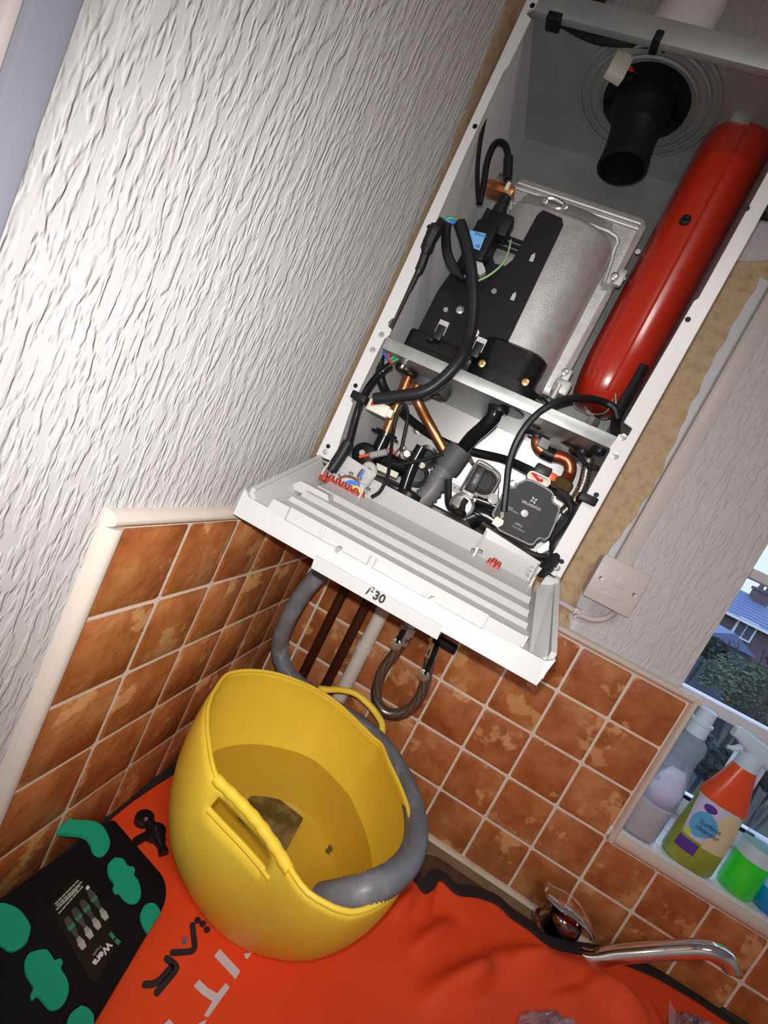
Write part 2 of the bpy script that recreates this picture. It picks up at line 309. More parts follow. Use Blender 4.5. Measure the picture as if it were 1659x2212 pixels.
def build(name, bm, m, parent=None, smooth=40, label=None, cat=None, group=None, kind=None, origin=None, solid=0.0):
    bmesh.ops.recalc_face_normals(bm, faces=bm.faces[:])
    for v in bm.verts: v.co = wp(v.co)
    if parent is not None: org = ORG[parent.name]
    elif origin is not None: org = wp(origin)
    else:
        xs = [v.co for v in bm.verts]; org = Vector(((min(v.x for v in xs) + max(v.x for v in xs)) / 2, (min(v.y for v in xs) + max(v.y for v in xs)) / 2, min(v.z for v in xs)))
    for v in bm.verts: v.co -= org
    me = bpy.data.meshes.new(name); bm.to_mesh(me); bm.free()
    for k in (m if isinstance(m, (list, tuple)) else [m]): me.materials.append(M[k] if isinstance(k, str) else k)
    if smooth:
        for p in me.polygons: p.use_smooth = True
        me.set_sharp_from_angle(angle=math.radians(smooth))
    o = bpy.data.objects.new(name, me); COL.objects.link(o)
    if parent is not None: o.parent = parent
    else: o.location = org
    ORG[o.name] = org
    if solid:
        md = o.modifiers.new('thickness', 'SOLIDIFY'); md.thickness = solid; md.offset = 0
    tag(o, label, cat, group, kind); return o
def tag(o, label=None, cat=None, group=None, kind=None):
    if label: o['label'] = label
    if cat: o['category'] = cat
    if group: o['group'] = group
    if kind: o['kind'] = kind
def thing(name, label, cat, loc, group=None):
    o = bpy.data.objects.new(name, None); COL.objects.link(o); o.empty_display_size = 0.02
    o.location = wp(loc); ORG[o.name] = o.location.copy(); tag(o, label, cat, group); return o
def text(name, s, m, parent, at, xdir, ydir, size, depth=0.01, align='CENTER', shear=0.0, label=None, bold=0.0):
    """flat lettering as a thin mesh; at = centre, xdir / ydir = reading directions"""
    cu = bpy.data.curves.new(name, 'FONT'); cu.body = s; cu.size = size * S; cu.extrude = depth * S / 2; cu.align_x = align; cu.align_y = 'CENTER'; cu.shear = shear; cu.offset = bold * S
    cu.resolution_u = 3
    t = bpy.data.objects.new('tmp', cu); COL.objects.link(t); dg = bpy.context.evaluated_depsgraph_get()
    me = bpy.data.meshes.new_from_object(t.evaluated_get(dg)); bpy.data.objects.remove(t, do_unlink=True); bpy.data.curves.remove(cu)
    x = Vector(xdir).normalized(); y = (Vector(ydir) - x * Vector(ydir).dot(x)).normalized(); z = x.cross(y)
    R_ = Matrix((x, y, z)).transposed(); c = wp(at)
    for v in me.vertices: v.co = R_ @ v.co + c - ORG[parent.name]
    me.materials.clear(); me.materials.append(M[m])
    o = bpy.data.objects.new(name, me); COL.objects.link(o); o.parent = parent; ORG[o.name] = ORG[parent.name]
    if label: o['label'] = label
    return o
def B(): return bmesh.new()
def screw(name, at, axis, r, parent, m='steel'):
    b = B(); lathe(b, at, axis, [(0, r), (0.02, r), (r * 0.5, r * 0.72), (r * 0.5, r * 0.35), (r * 0.3, r * 0.3), (r * 0.3, 0.001)], 12); return build(name, b, m, parent)
def noisy(a, s=1.0): return (math.sin(a * 12.9 * s) * 0.5 + math.sin(a * 31.7 * s + 1.3) * 0.3 + math.sin(a * 67.1 * s + 4.1) * 0.2)

# ================================================================ THE SETTING
CEIL, FLR = 11.5, -14.0
b = B(); box(b, (-1.2, -7.5, FLR), (-0.08, 2.4, CEIL)); box(b, (-1.2, -24, FLR), (-0.08, -16.5, CEIL)); box(b, (-1.2, -16.5, 6.2), (-0.08, -7.5, CEIL))
wall_left = build('wall_left', b, 'plaster', smooth=0, kind='structure', label='left wall in white embossed paper above orange tiles', cat='wall')
b = B(); box(b, (-0.08, 0.08, FLR), (7.27, 2.4, CEIL)); box(b, (7.27, 0.08, FLR), (19.0, 2.4, -2.95)); box(b, (7.27, 0.08, 8.6), (19.0, 2.4, CEIL)); box(b, (19.0, 0.08, FLR), (22.0, 2.4, CEIL))
wall_back = build('wall_back', b, 'plaster', smooth=0, kind='structure', label='back wall behind the boiler, tiled below and papered beside the window', cat='wall')
b = B(); box(b, (22.0, -24, FLR), (23, 2.4, CEIL)); build('wall_right', b, 'paper_back', smooth=0, kind='structure')
b = B(); box(b, (-1.2, -25, FLR), (23, -24, CEIL)); build('wall_front', b, 'paper_back', smooth=0, kind='structure')
b = B(); box(b, (-1.2, -24, FLR - 0.6), (23, 2.4, FLR)); build('floor', b, 'floor', smooth=0, kind='structure')
b = B(); box(b, (-1.2, -25, CEIL), (23, 2.4, CEIL + 0.6)); build('ceiling', b, 'ceiling', smooth=0, kind='structure')

# grout beds and one object per tile
b = B(); box(b, (-0.08, -5.85, -5.2), (-0.018, 0.08, 0.04)); build('grout', b, 'grout', wall_left, smooth=0)
b = B(); box(b, (-0.02, 0.018, -5.2), (7.5, 0.08, 0.02)); box(b, (7.5, 0.018, -5.2), (21.9, 0.08, -2.95)); build('grout', b, 'grout', wall_back, smooth=0)
TILES = {}
def tile(wall, axis, u0, u1, z0, z1):
    """axis 0: tile on the back wall spanning x u0..u1; axis 1: on the left wall spanning y"""
    g = 0.024; w, h = round(u1 - u0, 3), round(z1 - z0, 3); key = (axis, w, h)
    if key not in TILES:
        t = B()
        n = 6; rings = []
        for ins, d in ((0.0, 0.05), (0.0, 0.018), (0.03, 0.0)):
            rings.append([(a, d, c) for a, c in rrect(0, 0, w - 2 * g - 2 * ins, h - 2 * g - 2 * ins, 0.03, 1)])
        if axis == 1: rings = [[(d * -1, a, c) for a, d, c in r] for r in rings]
        loft(t, rings)
        bmesh.ops.recalc_face_normals(t, faces=t.faces[:])
        for v in t.verts: v.co = v.co * S
        me = bpy.data.meshes.new('tile'); t.to_mesh(me); t.free(); me.materials.append(M['tile'])
        for p in me.polygons: p.use_smooth = True
        me.set_sharp_from_angle(angle=math.radians(50)); TILES[key] = me
    o = bpy.data.objects.new('tile', TILES[key]); COL.objects.link(o); o.parent = wall
    c = ((u0 + u1) / 2, 0, (z0 + z1) / 2) if axis == 0 else (0, (u0 + u1) / 2, (z0 + z1) / 2)
    o.location = wp(c) - ORG[wall.name]
    o.rotation_euler = (random.uniform(-.004, .004), random.uniform(-.004, .004), random.uniform(-.004, .004))
X0 = 0.487; ROWS = [0.0, -1.0, -2.0, -3.0, -4.0, -4.98]
for r in range(5):
    z1, z0 = ROWS[r], ROWS[r + 1]
    xs = [0.0] + [X0 + c for c in range(0, 8)]
    for u0, u1 in zip(xs, xs[1:]): tile(wall_back, 0, u0, u1, z0, z1)
    if r >= 3:
        for c in range(7, 13): tile(wall_back, 0, X0 + c, X0 + c + 1, z0, z1 - (0.04 if r == 3 else 0))
    ys = [0.0] + [-(0.798 + k) for k in range(0, 6)]
    for u1, u0 in zip(ys, ys[1:]): tile(wall_left, 1, u0, u1, z0 + 0.013, z1 + 0.013)

# embossed paper sheets with torn edges round the boiler
def torn(z0, z1, n, f, amp, s=1.0): return [(f(z0 + (z1 - z0) * i / n) + amp * noisy(i * 0.37 + z0, s), z0 + (z1 - z0) * i / n) for i in range(n + 1)]
edge = torn(0.16, CEIL, 90, lambda z: -2.42 - max(0, z - 5.6) * 0.20, 0.035)
poly = [(-7.47, CEIL), (-7.47, -4.95), (-6.02, -4.95)] + [(-6.0 + 0.03 * noisy(i * .7), -4.9 + i * 0.17) for i in range(30)] + edge
b = B(); prism(b, [(-0.062, y, z) for y, z in poly], (-0.018, 0, 0)); build('wallpaper', b, 'paper_left', wall_left, smooth=0, label='white embossed drip-pattern paper with a torn edge')
re = torn(0.2, 7.0, 60, lambda z: 5.55 if z > 0.3 else 5.3, 0.03)
poly = [(7.26, 0.14), (7.26, CEIL), (-0.06, CEIL), (-0.06, 8.9), (4.2, 8.0), (4.5, 7.28), (4.75, 7.34), (5.1, 7.5), (5.5, 7.45)] + [(x, z) for x, z in torn(7.0, 0.2, 60, lambda z: 5.24, 0.012)]
poly = poly[:-1] + [(5.2, 0.14)]
b = B(); prism(b, [(x, 0.062, z) for x, z in poly], (0, 0.018, 0)); build('wallpaper', b, 'paper_back', wall_back, smooth=0, label='pale embossed paper beside the window')
left = torn(0.14, 7.15, 60, lambda z: 5.03 + 0.17 * math.exp(-((z - 3.2) / 1.3) ** 2) + (0.1 if z < .3 else 0), 0.03)
poly = left + [(5.3, 7.15), (5.3, 0.14)]
b = B(); prism(b, [(x, 0.066, z) for x, z in poly], (0, 0.012, 0)); build('peeled_backing', b, 'peeled', wall_back, smooth=0, label='smooth pale strip of peeled backing beside the trunking')

# cream quadrant trims round the tiling
def quadrant(name, p0, p1, out, side, w=0.17, t=0.09):
    """rounded bead from p0 to p1; out = away from wall, side = across"""
    o_, s_ = Vector(out), Vector(side); sec = [(0, -0.02)] + [(t * math.sin(a) ** .6, w * (i / 8)) for i, a in ((i, math.pi * i / 8) for i in range(9))] + [(0, w)]
    sec = [(-0.08, 0)] + [(t * (1 - abs(2 * i / 10 - 1) ** 2.6), w * i / 10) for i in range(11)] + [(-0.08, w)]
    b = B(); loft(b, [[Vector(p) + o_ * a + s_ * c for a, c in sec] for p in (p0, p1)]); return build(name, b, 'trim', kind='structure')
quadrant('trim_1', (0, -5.81, -4.95), (0, -5.81, 0.03), (1, 0, 0), (0, -1, 0), 0.19)
quadrant('trim_2', (0, -5.99, 0.03), (0, 0, 0.03), (1, 0, 0), (0, 0, 1), 0.15)
quadrant('trim_3', (0, 0, 0.02), (7.62, 0, 0.02), (0, -1, 0), (0, 0, 1), 0.15)
quadrant('trim_4', (7.49, 0, 0.1), (7.49, 0, -3.0), (0, -1, 0), (1, 0, 0), 0.13)
quadrant('trim_5', (7.49, 0, -3.03), (21.9, 0, -3.03), (0, -1, 0), (0, 0, 1), 0.26, 0.07)
b = B(); box(b, (0, -0.14, -5.0), (21.9, 0.02, -4.93), 0.03); build('trim_6', b, 'grout', kind='structure')

# doorway at the near end of the left wall
b = B(); box(b, (-0.5, -7.63, FLR), (0.03, -7.44, 6.3), 0.02); box(b, (-0.5, -16.6, 6.1), (0.03, -7.44, 6.3), 0.02); build('trim_7', b, 'doorgrey', kind='structure')
b = B(); box(b, (-0.5, -7.68, FLR), (-0.02, -7.63, 6.1), 0.012); build('trim_8', b, 'faceplate', kind='structure')
b = B(); box(b, (-0.45, -16.4, FLR), (-0.06, -7.69, 6.1), 0.02); door = build('door_1', b, 'doorlight', kind='structure', label='pale lilac door at the near end of the left wall', cat='door')
b = B(); lathe(b, (-0.06, -15.6, -3.6), (1, 0, 0), [(0, .22), (.08, .22), (.1, .08), (.4, .08), (.45, .2), (.6, .24), (.7, .18), (.72, .01)], 16); build('handle', b, 'steel', door)

# window
WY = 2.15
b = B(); box(b, (7.27, 0.0, -2.95), (19.0, 2.4, -2.75), 0.02)
sill = build('window_1', b, 'upvc', kind='structure', label='window over the sink with white frame and deep sill', cat='window', smooth=30)
b = B(); box(b, (7.27, WY, -2.75), (19.0, WY + .35, -2.28), 0.03); box(b, (7.27, WY, 8.2), (19.0, WY + .35, 8.6), 0.03); box(b, (7.27, WY, -2.28), (7.6, WY + .35, 8.2), 0.03); box(b, (18.6, WY, -2.28), (19.0, WY + .35, 8.2), 0.03)
build('frame', b, 'upvc', sill, smooth=30)
RB = (8.615,2.15,-0.084)[2]; RA = (8.7,2.15,-0.248)[2]
b = B(); box(b, (7.3, WY - .12, RA - 0.1), (18.7, WY + .35, RB), 0.04); build('frame_rail', b, 'upvc', sill, smooth=30)
RC = (8.484,2.15,2.636)[2]; RD = (8.467,2.15,2.853)[2]
b = B(); box(b, (7.3, WY - .05, RC), (18.7, WY + .35, RD), 0.04); build('frame_rail', b, 'upvc', sill, smooth=30)
MX = (9.965,2.15,-0.209)[0]
b = B(); box(b, (MX, WY - .1, -2.3), (MX + 0.45, WY + .35, RA), 0.04); build('mullion', b, 'upvc', sill, smooth=30)
b = B(); box(b, (7.5, WY + .14, -2.4), (18.7, WY + .2, 8.3)); build('pane', b, 'glass', sill, smooth=0)
for i in range(4):
    b = B(); xx = 9.35 + i * 1.28; box(b, (xx, WY - .03, -2.33), (xx + 0.3, WY + 0.02, -2.25), 0.01); build('drain_cap', b, 'black', sill, smooth=0)
for i in range(12):
    b = B(); xx = 7.45 + i * 0.95; box(b, (xx, 0.05, -2.755), (xx + 0.9, 1.05, -2.735), 0.01); build('tile', b, 'upvc', sill, smooth=0)
    b = B(); box(b, (xx, 1.09, -2.755), (xx + 0.9, 2.1, -2.735), 0.01); build('tile', b, 'upvc', sill, smooth=0)

# ================================================================ THE BOILER, cover off
BO = thing('boiler', 'open white wall boiler with its red vessel and pump exposed, on the back wall', 'boiler', (2.1, -1.3, 1.12))
def part(name, b, m, parent=None, **k): return build(name, b, m, parent or BO, **k)
XL, XR, YF, ZB, ZT = 0.13, 4.04, -2.65, 1.14, 8.05
# sheet-metal casing
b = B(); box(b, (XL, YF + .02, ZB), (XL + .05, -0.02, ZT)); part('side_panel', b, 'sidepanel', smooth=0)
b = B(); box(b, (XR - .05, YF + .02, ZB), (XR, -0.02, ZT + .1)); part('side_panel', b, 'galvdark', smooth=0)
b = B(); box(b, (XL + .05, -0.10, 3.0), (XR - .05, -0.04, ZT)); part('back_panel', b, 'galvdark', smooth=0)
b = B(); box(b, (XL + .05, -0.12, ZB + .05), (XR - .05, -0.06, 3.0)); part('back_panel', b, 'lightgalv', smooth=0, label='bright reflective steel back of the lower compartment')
b = B(); box(b, (XL + .05, -2.55, ZT), (XR - .05, -0.02, ZT + .06))
for rr in (.72, .88, 1.02): lathe(b, (2.05, -1.5, ZT - .02), (0, 0, 1), [(0, rr - .03), (-0.015, rr), (0, rr + .03)], 40, cap=False)
top = part('top_panel', b, 'galvdark')
b = B(); box(b, (XL + .02, -2.66, ZT - .24), (XR, -2.55, ZT + .06), 0.02); part('top_lip', b, 'galvdark')
# front flanges with notches
def flange(side):
    if side < 0:
        o_ = XL; pts = [(o_, ZB), (.42, ZB + .03), (.40, 1.3), (.35, 1.66), (.30, 2.08), (.26, 2.11), (.26, 2.21), (.31, 2.24), (.32, 3.12), (.37, 3.2), (.36, 3.28), (.29, 3.3), (.27, 3.36), (.29, 3.42), (.32, 3.44), (.31, 4.2), (.28, 4.9), (.255, 5.8), (.25, 7.0), (.28, 7.07), (.29, 7.7), (.20, 7.74), (.20, 7.8), (.27, 7.83), (.27, 8.1), (o_, 8.1)]
    else:
        o_, i_ = XR, 3.83; pts = [(o_, ZB), (i_ - .02, ZB + .03), (i_, 1.98), (i_, 2.95), (i_ - .02, 3.0), (i_ + .0, 3.2), (i_ + .11, 3.22), (i_ + .11, 3.33), (i_ - .02, 3.36), (i_ + .02, 5.05), (i_ + .05, 5.1), (i_ + .05, 5.7), (i_ + .05, 8.2), (o_, 8.2)]
    b = B(); prism(b, [(x, YF - .02, z) for x, z in pts], (0, .04, 0)); box(b, (min(o_, o_ + .02 * side), YF, ZB), (max(o_, o_ + .02 * side), YF + .25, 8.1))
    return part('front_flange', b, 'white', smooth=0, label='white enamel edge strip down the %s of the open front' % ('left' if side < 0 else 'right'))
fl_l = flange(-1); fl_r = flange(1)
for p in [(0.24,-2.67,1.25), (0.241,-2.67,2.9), (0.265,-2.67,3.149)]: screw('screw', p, (0, -1, 0), .045, fl_l)
for p in [(3.951,-2.67,1.268), (3.911,-2.67,2.92), (3.886,-2.67,3.176)]: screw('screw', p, (0, -1, 0), .045, fl_r)
for fl_, ps in ((fl_l, [(0.237,-2.672,1.341), (0.225,-2.672,2.33), (0.222,-2.672,4.778), (0.21,-2.672,6.217), (0.227,-2.672,7.856)]), (fl_r, [(3.965,-2.672,1.369), (3.942,-2.672,2.365), (3.889,-2.672,4.817), (3.866,-2.672,6.256)])):
    for p in ps:
        b = B(); lathe(b, p, (0, -1, 0), [(0, .034), (.004, .034)], 14); build('screw_hole', b, 'black', fl_)
for p, q in (((0.355,-2.7,2.201), fl_l), ((3.871,-2.7,2.267), fl_r)):
    b = B(); box(b, (p[0] - .12, -2.74, p[2] - .06), (p[0] + .12, -2.5, p[2] + .06), 0.02); build('clip', b, 'black', q)
b = B(); box(b, (XL + .05, -2.6, 1.08), (XR - .05, -.06, 1.12)); part('base_panel', b, 'galv', smooth=0)
# shelf between the compartments
b = B(); box(b, (XL + .2, -2.6, 2.99), (XR - .05, -0.1, 3.03)); box(b, (XL + .2, -2.63, 2.99), (3.86, -2.58, 3.17), 0.012)
shelf = part('shelf', b, 'galv', smooth=30)
def grommet(x, y, rx, ry, name='grommet', m='rubber', d=.07):
    b = B(); loft(b, [[(x + rx * s * math.cos(t), y + ry * s * math.sin(t), z) for t in (2 * math.pi * i / 28 for i in range(28))] for s, z in ((1.0, 3.0), (1.05, 2.97), (1.0, 2.99 - d), (.7, 2.99 - d), (.62, 2.98 - d * .6))]); build(name, b, m, shelf)
grommet(0.62, -1.95, .19, .22); grommet(1.02, -1.55, .33, .42, m='greyrubber', d=.14); grommet(2.24, -2.1, .14, .14)
b = B(); loft(b, [[(2.42 + .2 * math.cos(t), -2.2 + .34 * math.sin(t), z) for t in (2 * math.pi * i / 24 for i in range(24))] for z in (2.99, 2.975)]); build('slot', b, 'black', shelf)
grommet(2.92, -1.2, .2, .26); grommet(3.62, -1.55, .17, .3); grommet(3.74, -2.3, .1, .2)

# heat exchanger: cast body bulging forward from a flanged back plate
b = B()
loft(b, [[(x, y, z) for x, z in rrect(1.82, 5.12, 2.2 - 2 * i, 3.0 - 2 * i, .16)] for y, i in ((-.1, .12), (-1.18, .1), (-1.2, 0.0), (-1.3, 0.0), (-1.32, .02), (-1.34, .1))])
hx = part('heat_exchanger', b, 'castalu', label='cast aluminium heat exchanger with a bulging front')
sec = [(.95, -1.3), (.95, -1.75), (1.05, -1.98), (1.3, -2.06), (1.7, -2.08), (2.05, -2.06), (2.3, -1.98), (2.5, -1.84), (2.62, -1.64), (2.68, -1.3)]
b = B()
def secz(f, dy, z): return [(1.82 + (x - 1.82) * f, min(-1.3, y + dy), z) for x, y in sec]
loft(b, [secz(.99, .0, 3.45), secz(1, 0, 3.5), secz(1, 0, 5.84), secz(.99, .06, 5.92), secz(1.0, .36, 6.0), secz(1.03, .42, 6.12), secz(1.03, .55, 6.34), secz(1.0, .74, 6.4)])
build('cast_body', b, 'castalu', hx, smooth=50)
b = B()
for z in (6.42, 6.5): tube(b, [(.78, -1.36, z), (2.86, -1.36, z)], .022, 6, 1)
tube(b, [(2.84, -1.37, 6.5), (2.87, -1.37, 5.4), (2.83, -1.37, 3.7)], .025, 6, 2)
tube(b, [(.86, -1.4, 6.16), (2.45, -1.62, 6.1), (2.66, -1.5, 5.9), (2.74, -1.42, 5.5)], .03, 6, 4)
build('rib', b, 'castalu', hx)
b = B(); tube(b, smooth_path([(1.321,-1.62,6.218), (1.426,-1.62,6.282), (1.556,-1.62,6.28), (1.692,-1.62,6.237), (1.608,-1.66,6.139), (1.482,-1.66,6.134), (1.321,-1.62,6.218)], 4), .028, 6, 1); build('port_rim', b, 'steel', hx)
for p in ((1.368,-1.66,6.193), (1.689,-1.66,6.203)): screw('screw', p, (0, -1, 0), .05, hx)
b = B(); box(b, (2.846,-1.4,5.481), tuple(a + d for a, d in zip((2.846,-1.4,5.481), (.14, -.1, .26))), .03); build('lug', b, 'castalu', hx)
screw('screw', (2.834,-1.55,5.56), (0, -1, 0), .06, hx)
b = B(); q = (2.875,-1.6,3.846); box(b, (q[0] - .1, -1.66, q[2] - .22), (q[0] + .16, -1.3, q[2] + .02), .05); box(b, (q[0] - .06, -1.6, q[2]), (q[0] + .08, -1.3, q[2] + .2), .03); lathe(b, (q[0] - .02, -1.62, q[2] - .32), (0, 0, 1), [(0, .05), (.24, .06)], 12); build('lug', b, 'castalu', hx)
screw('screw', (2.841,-1.68,3.948), (0, -1, 0), .055, hx)
for p in ((2.965,-1.2,5.745), (2.978,-1.2,6.187), (3.098,-1,5.03)):
    screw('screw', p, (0, -1, 0), .04, hx)

# black fork-shaped front plate of the sump
PX = [(.55, 3.2), (1.9, 3.2), (1.9, 4.0), (1.86, 5.68), (1.80, 5.76), (1.5, 5.78), (1.45, 5.70), (1.42, 5.0), (1.36, 4.88), (1.2, 4.86), (1.12, 4.94), (1.1, 5.5), (.72, 5.56), (.66, 4.6), (.58, 4.2)]
b = B(); prism(b, [(x, -2.1, z) for x, z in PX], (0, -.05, 0)); sump = part('sump_plate', b, 'black', smooth=0, label='black fork-shaped plate in front of the heat exchanger')
b = B()
for z in (5.12, 5.2, 5.28): box(b, (1.08, -2.13, z - .022), (1.5, -2.1, z + .022))
build('bar', b, 'black', sump, smooth=0)
b = B(); box(b, (.5, -2.35, 3.03), (1.6, -1.4, 3.52), .06); box(b, (.62, -2.42, 3.05), (1.5, -2.2, 3.3), .04); build('sump_box', b, 'blackgloss', sump)
for p in ((0.961,-2.38,3.655), (1.582,-2.38,3.637)):
    b = B(); box(b, (p[0] - .075, -2.4, p[2] - .1), (p[0] + .075, -2.36, p[2] + .1)); build('lug', b, 'castalu', sump, smooth=0)
    b = B(); box(b, (p[0] - .06, -2.44, p[2] - .2), (p[0] + .065, -2.38, p[2] + .02), .01); box(b, (p[0] - .15, -2.42, p[2] - .24), (p[0] - .04, -2.37, p[2] - .2), .005); build('hook', b, 'rubber', sump)
for p, r in (((1.041,-2.18,4.049), .065), ((1.434,-2.3,3.788), .065), ((0.836,-2.17,3.974), .038), ((1.382,-2.17,4.477), .04)): screw('screw', p, (0, -1, 0), r, sump)
for p in ((1.669,-2.16,5.117), (1.673,-2.16,4.52)):
    b = B(); prism(b, [(p[0] + a, -2.155, p[2] + c) for a, c in ((-.025, -.06), (.035, -.06), (.03, .02), (.005, .07), (-.025, .03))], (0, -.01, 0)); build('keyhole', b, 'castalu', sump, smooth=0)
# hood over the burner inlet
b = B(); loft(b, [[(x, y, z) for x, y in rrect(2.06, -1.85, 1.0, .95, .34, 6)] for z in (3.36, 3.40)] + [[(x, y, z) for x, y in rrect(2.06, -1.85, 1.06, 1.0, .36, 6)] for z in (3.6, 3.82)] + [[(x, y, z) for x, y in rrect(2.06, -1.85, .96, .9, .3, 6)] for z in (3.86,)])
hood = part('burner_hood', b, 'blackgloss'); b = B(); loft(b, [[(x, y, z) for x, y in rrect(2.1, -1.9, 1.1, .98, .34, 6)] for z in (3.03, 3.38)]); build('hood_base', b, 'black', hood)
for p in ((1.744,-2.42,3.394), (2.423,-2.44,3.39)): screw('screw', p, (0, -1, 0), .055, hood, 'brass')
b = B(); tube(b, [(2.62, -1.95, 3.35), (2.8, -1.95, 3.3), (2.84, -1.9, 3.1), (2.84, -1.85, 3.0)], .09, 10); build('bend', b, 'blackgloss', hood)

# flue outlet hanging from the roof of the casing
b = B(); lathe(b, (2.06, -1.52, 7.98), (0, 0, 1), [(0, .44), (0, .63), (.06, .63), (.06, .44), (0, .44)], 36, cap=False)
for i in range(5):
    a = i * 1.257 + .3; box(b, (2.06 + .53 * math.cos(a) - .06, -1.52 + .53 * math.sin(a) - .06, 7.9), (2.06 + .53 * math.cos(a) + .06, -1.52 + .53 * math.sin(a) + .06, 8.02), .015, rotz=a)
flue = part('flue_outlet', b, 'black', label='black flue elbow hanging from the roof of the casing')
b = B(); lathe(b, (2.05, -1.52, 8.04), (.14, -.02, -1), [(0, .46), (.16, .46), (.3, .4), (.42, .36), (.62, .345), (.85, .345), (.9, .36), (1.0, .365), (1.0, .32), (.5, .30), (.48, .01)], 32); build('flue_tube', b, 'black', flue)
b = B(); p = (1.547,-2.1,7.915); box(b, (p[0] - .13, -2.16, p[2] - .16), (p[0] + .13, -2.0, p[2] + .16), .015, rotz=.3); build('connector', b, 'cream', flue)
for i in range(3):
    b = B(); tube(b, [(p[0] + .1, -2.08, p[2] + .02 * i), (p[0] + .22, -2.0, p[2] + .06 + .02 * i), (p[0] + .3, -1.9, p[2] + .1)], .012, 5, 3); build('wire', b, 'wire_red', flue)
b = B(); tube(b, [(0.595,-2.3,8.079),(0.939,-2.3,8.003),(1.278,-2.3,7.991),(1.809,-2.3,8.091),(2.06,-2.3,8.092)], .05, 6); tube(b, [(2.035,-2.2,8.211),(2.499,-2.2,8.277),(3.137,-2.2,8.317)], .04, 6); build('cable', b, 'rubber', flue)
b = B(); p = (0.57,-2.62,7.806); box(b, (p[0] - .1, -2.68, p[2] - .06), (p[0] + .1, -2.5, p[2] + .05), .015); part('cable_clip', b, 'black'); b = B(); p = (1.939,-2.66,7.856); box(b, (p[0] - .05, -2.7, p[2] - .07), (p[0] + .05, -2.5, p[2] + .07), .015); part('cable_clip', b, 'black')

# red expansion vessel
b = B(); zz = []
for i in range(33):
    u = i / 32; t = .5 - .5 * math.cos(math.pi * u); z = 3.77 + 4.5 * t; e = min(t, 1 - t) * 4.5
    lr = .95 if t < .5 else .45; f = math.sqrt(max(0.0, 1 - (max(0, lr - e) / lr) ** 2)); zz.append([(x, y, z) for x, y in superell(3.53, -.95, (.29 + .20 * f) if e > 1e-4 else .24, (.42 + .32 * f) if e > 1e-4 else .36, 2.8, 32)])
loft(b, zz); ves = part('expansion_vessel', b, 'red_vessel', smooth=70, label='glossy red expansion vessel standing at the right')
b = B(); tube(b, [(3.52, -1.69, 3.95), (3.52, -1.71, 6), (3.5, -1.69, 7.9)], .018, 6, 3); build('seam', b, 'red_vessel', ves)
b = B(); lathe(b, (3.359,-1.66,6.539), (0, -1, 0), [(0, .075), (.05, .07), (.06, .03), (.1, .025)], 14); build('cap', b, 'black', ves)
b = B(); lathe(b, (3.6, -1.1, 3.03), (0, 0, 1), [(0, .1), (.12, .1), (.13, .15), (.24, .15), (.25, .11), (.6, .11)], 6); build('fitting', b, 'steel', ves)
b = B(); lathe(b, (3.6, -1.1, 3.3), (0, 0, 1), [(0, .15), (.04, .16), (.08, .15)], 16); build('washer', b, 'rubber', ves)
b = B(); tube(b, [(3.4,-1.62,3.58),(3.517,-1.62,3.555),(3.669,-1.62,3.662),(3.668,-1.62,3.876)], .014, 5); tube(b, [(3.353,-1.62,3.614),(3.416,-1.62,3.549),(3.524,-1.62,3.542)], .018, 5); tube(b, [(3.661,-1.6,3.97),(3.769,-1.6,3.788)], .016, 5); build('retaining_clip', b, 'steel', ves)
b = B(); p = (3.368,-1.6,8.113); box(b, (p[0] - .2, -1.66, p[2] - .05), (p[0] + .2, -1.3, p[2] + .04), .02); box(b, (p[0] - .12, -1.68, p[2] - .13), (p[0] + .15, -1.6, p[2]), .02); part('vessel_bracket', b, 'galv')
for p in ((2.823,-1,9.202), (3.285,-1,9.343), (3.285,-1.2,8.749)):
    b = B(); lathe(b, p, (0, -1, 0), [(0, .06), (.03, .05), (.05, .01)], 10); part('rivet', b, 'steel')

# ignition unit and leads
b = B(); p = (0.929,-2.3,5.032); box(b, (p[0] - .17, -2.45, p[2] - .34), (p[0] + .17, -2.15, p[2] + .2), .03, rotz=-.1); box(b, (p[0] - .05, -2.4, p[2] + .1), (p[0] + .3, -2.12, p[2] + .42), .05); box(b, (p[0] - .12, -2.3, p[2] - .6), (p[0] + .16, -2.12, p[2] - .3), .04)
ign = part('ignition_unit', b, 'black'); L4 = [(0.736,-2.47,5.019),(0.972,-2.47,5.049),(0.99,-2.47,4.808),(0.874,-2.47,4.805),(0.764,-2.47,4.912)]
b = B(); prism(b, L4, (0, -.01, 0)); build('label', b, 'bluelabel', ign, smooth=0, label='sky blue maker label')
text('marking', 'ISOLATE', 'navyink', ign, (0.912,-2.483,5.004), (1, 0, .02), (0, 0, 1), .05)
text('marking', 'CE', 'navyink', ign, (0.94,-2.483,4.849), (1, 0, .02), (0, 0, 1), .05)
b = B(); prism(b, [(0.94,-2.3,4.745),(0.975,-2.3,4.779),(1.143,-2.3,4.655),(1.186,-2.3,4.6),(1.135,-2.3,4.524),(1.07,-2.3,4.55)], (0, -.1, 0)); build('connector', b, 'whiteplastic', ign, smooth=0, label='white plug connector')
b = B(); lathe(b, (p[0] + .02, -2.28, p[2] + .36), (.0, 0, 1), [(0, .11), (.12, .11), (.2, .085), (.32, .08), (.33, .05)], 12); build('boot', b, 'rubber', ign)
b = B(); p = (0.664,-1.7,6.116); box(b, (p[0] - .24, -1.8, p[2] - .08), (p[0] + .22, -1.5, p[2] + .06), .03); elec = part('electrode_bracket', b, 'copper', label='copper-tinted electrode bracket with clear cap')
b = B(); box(b, (0.489,-1.75,6.116), tuple(a + d for a, d in zip((0.489,-1.75,6.116), (.1, .12, .22))), .02); build('terminal_post', b, 'steel', elec)
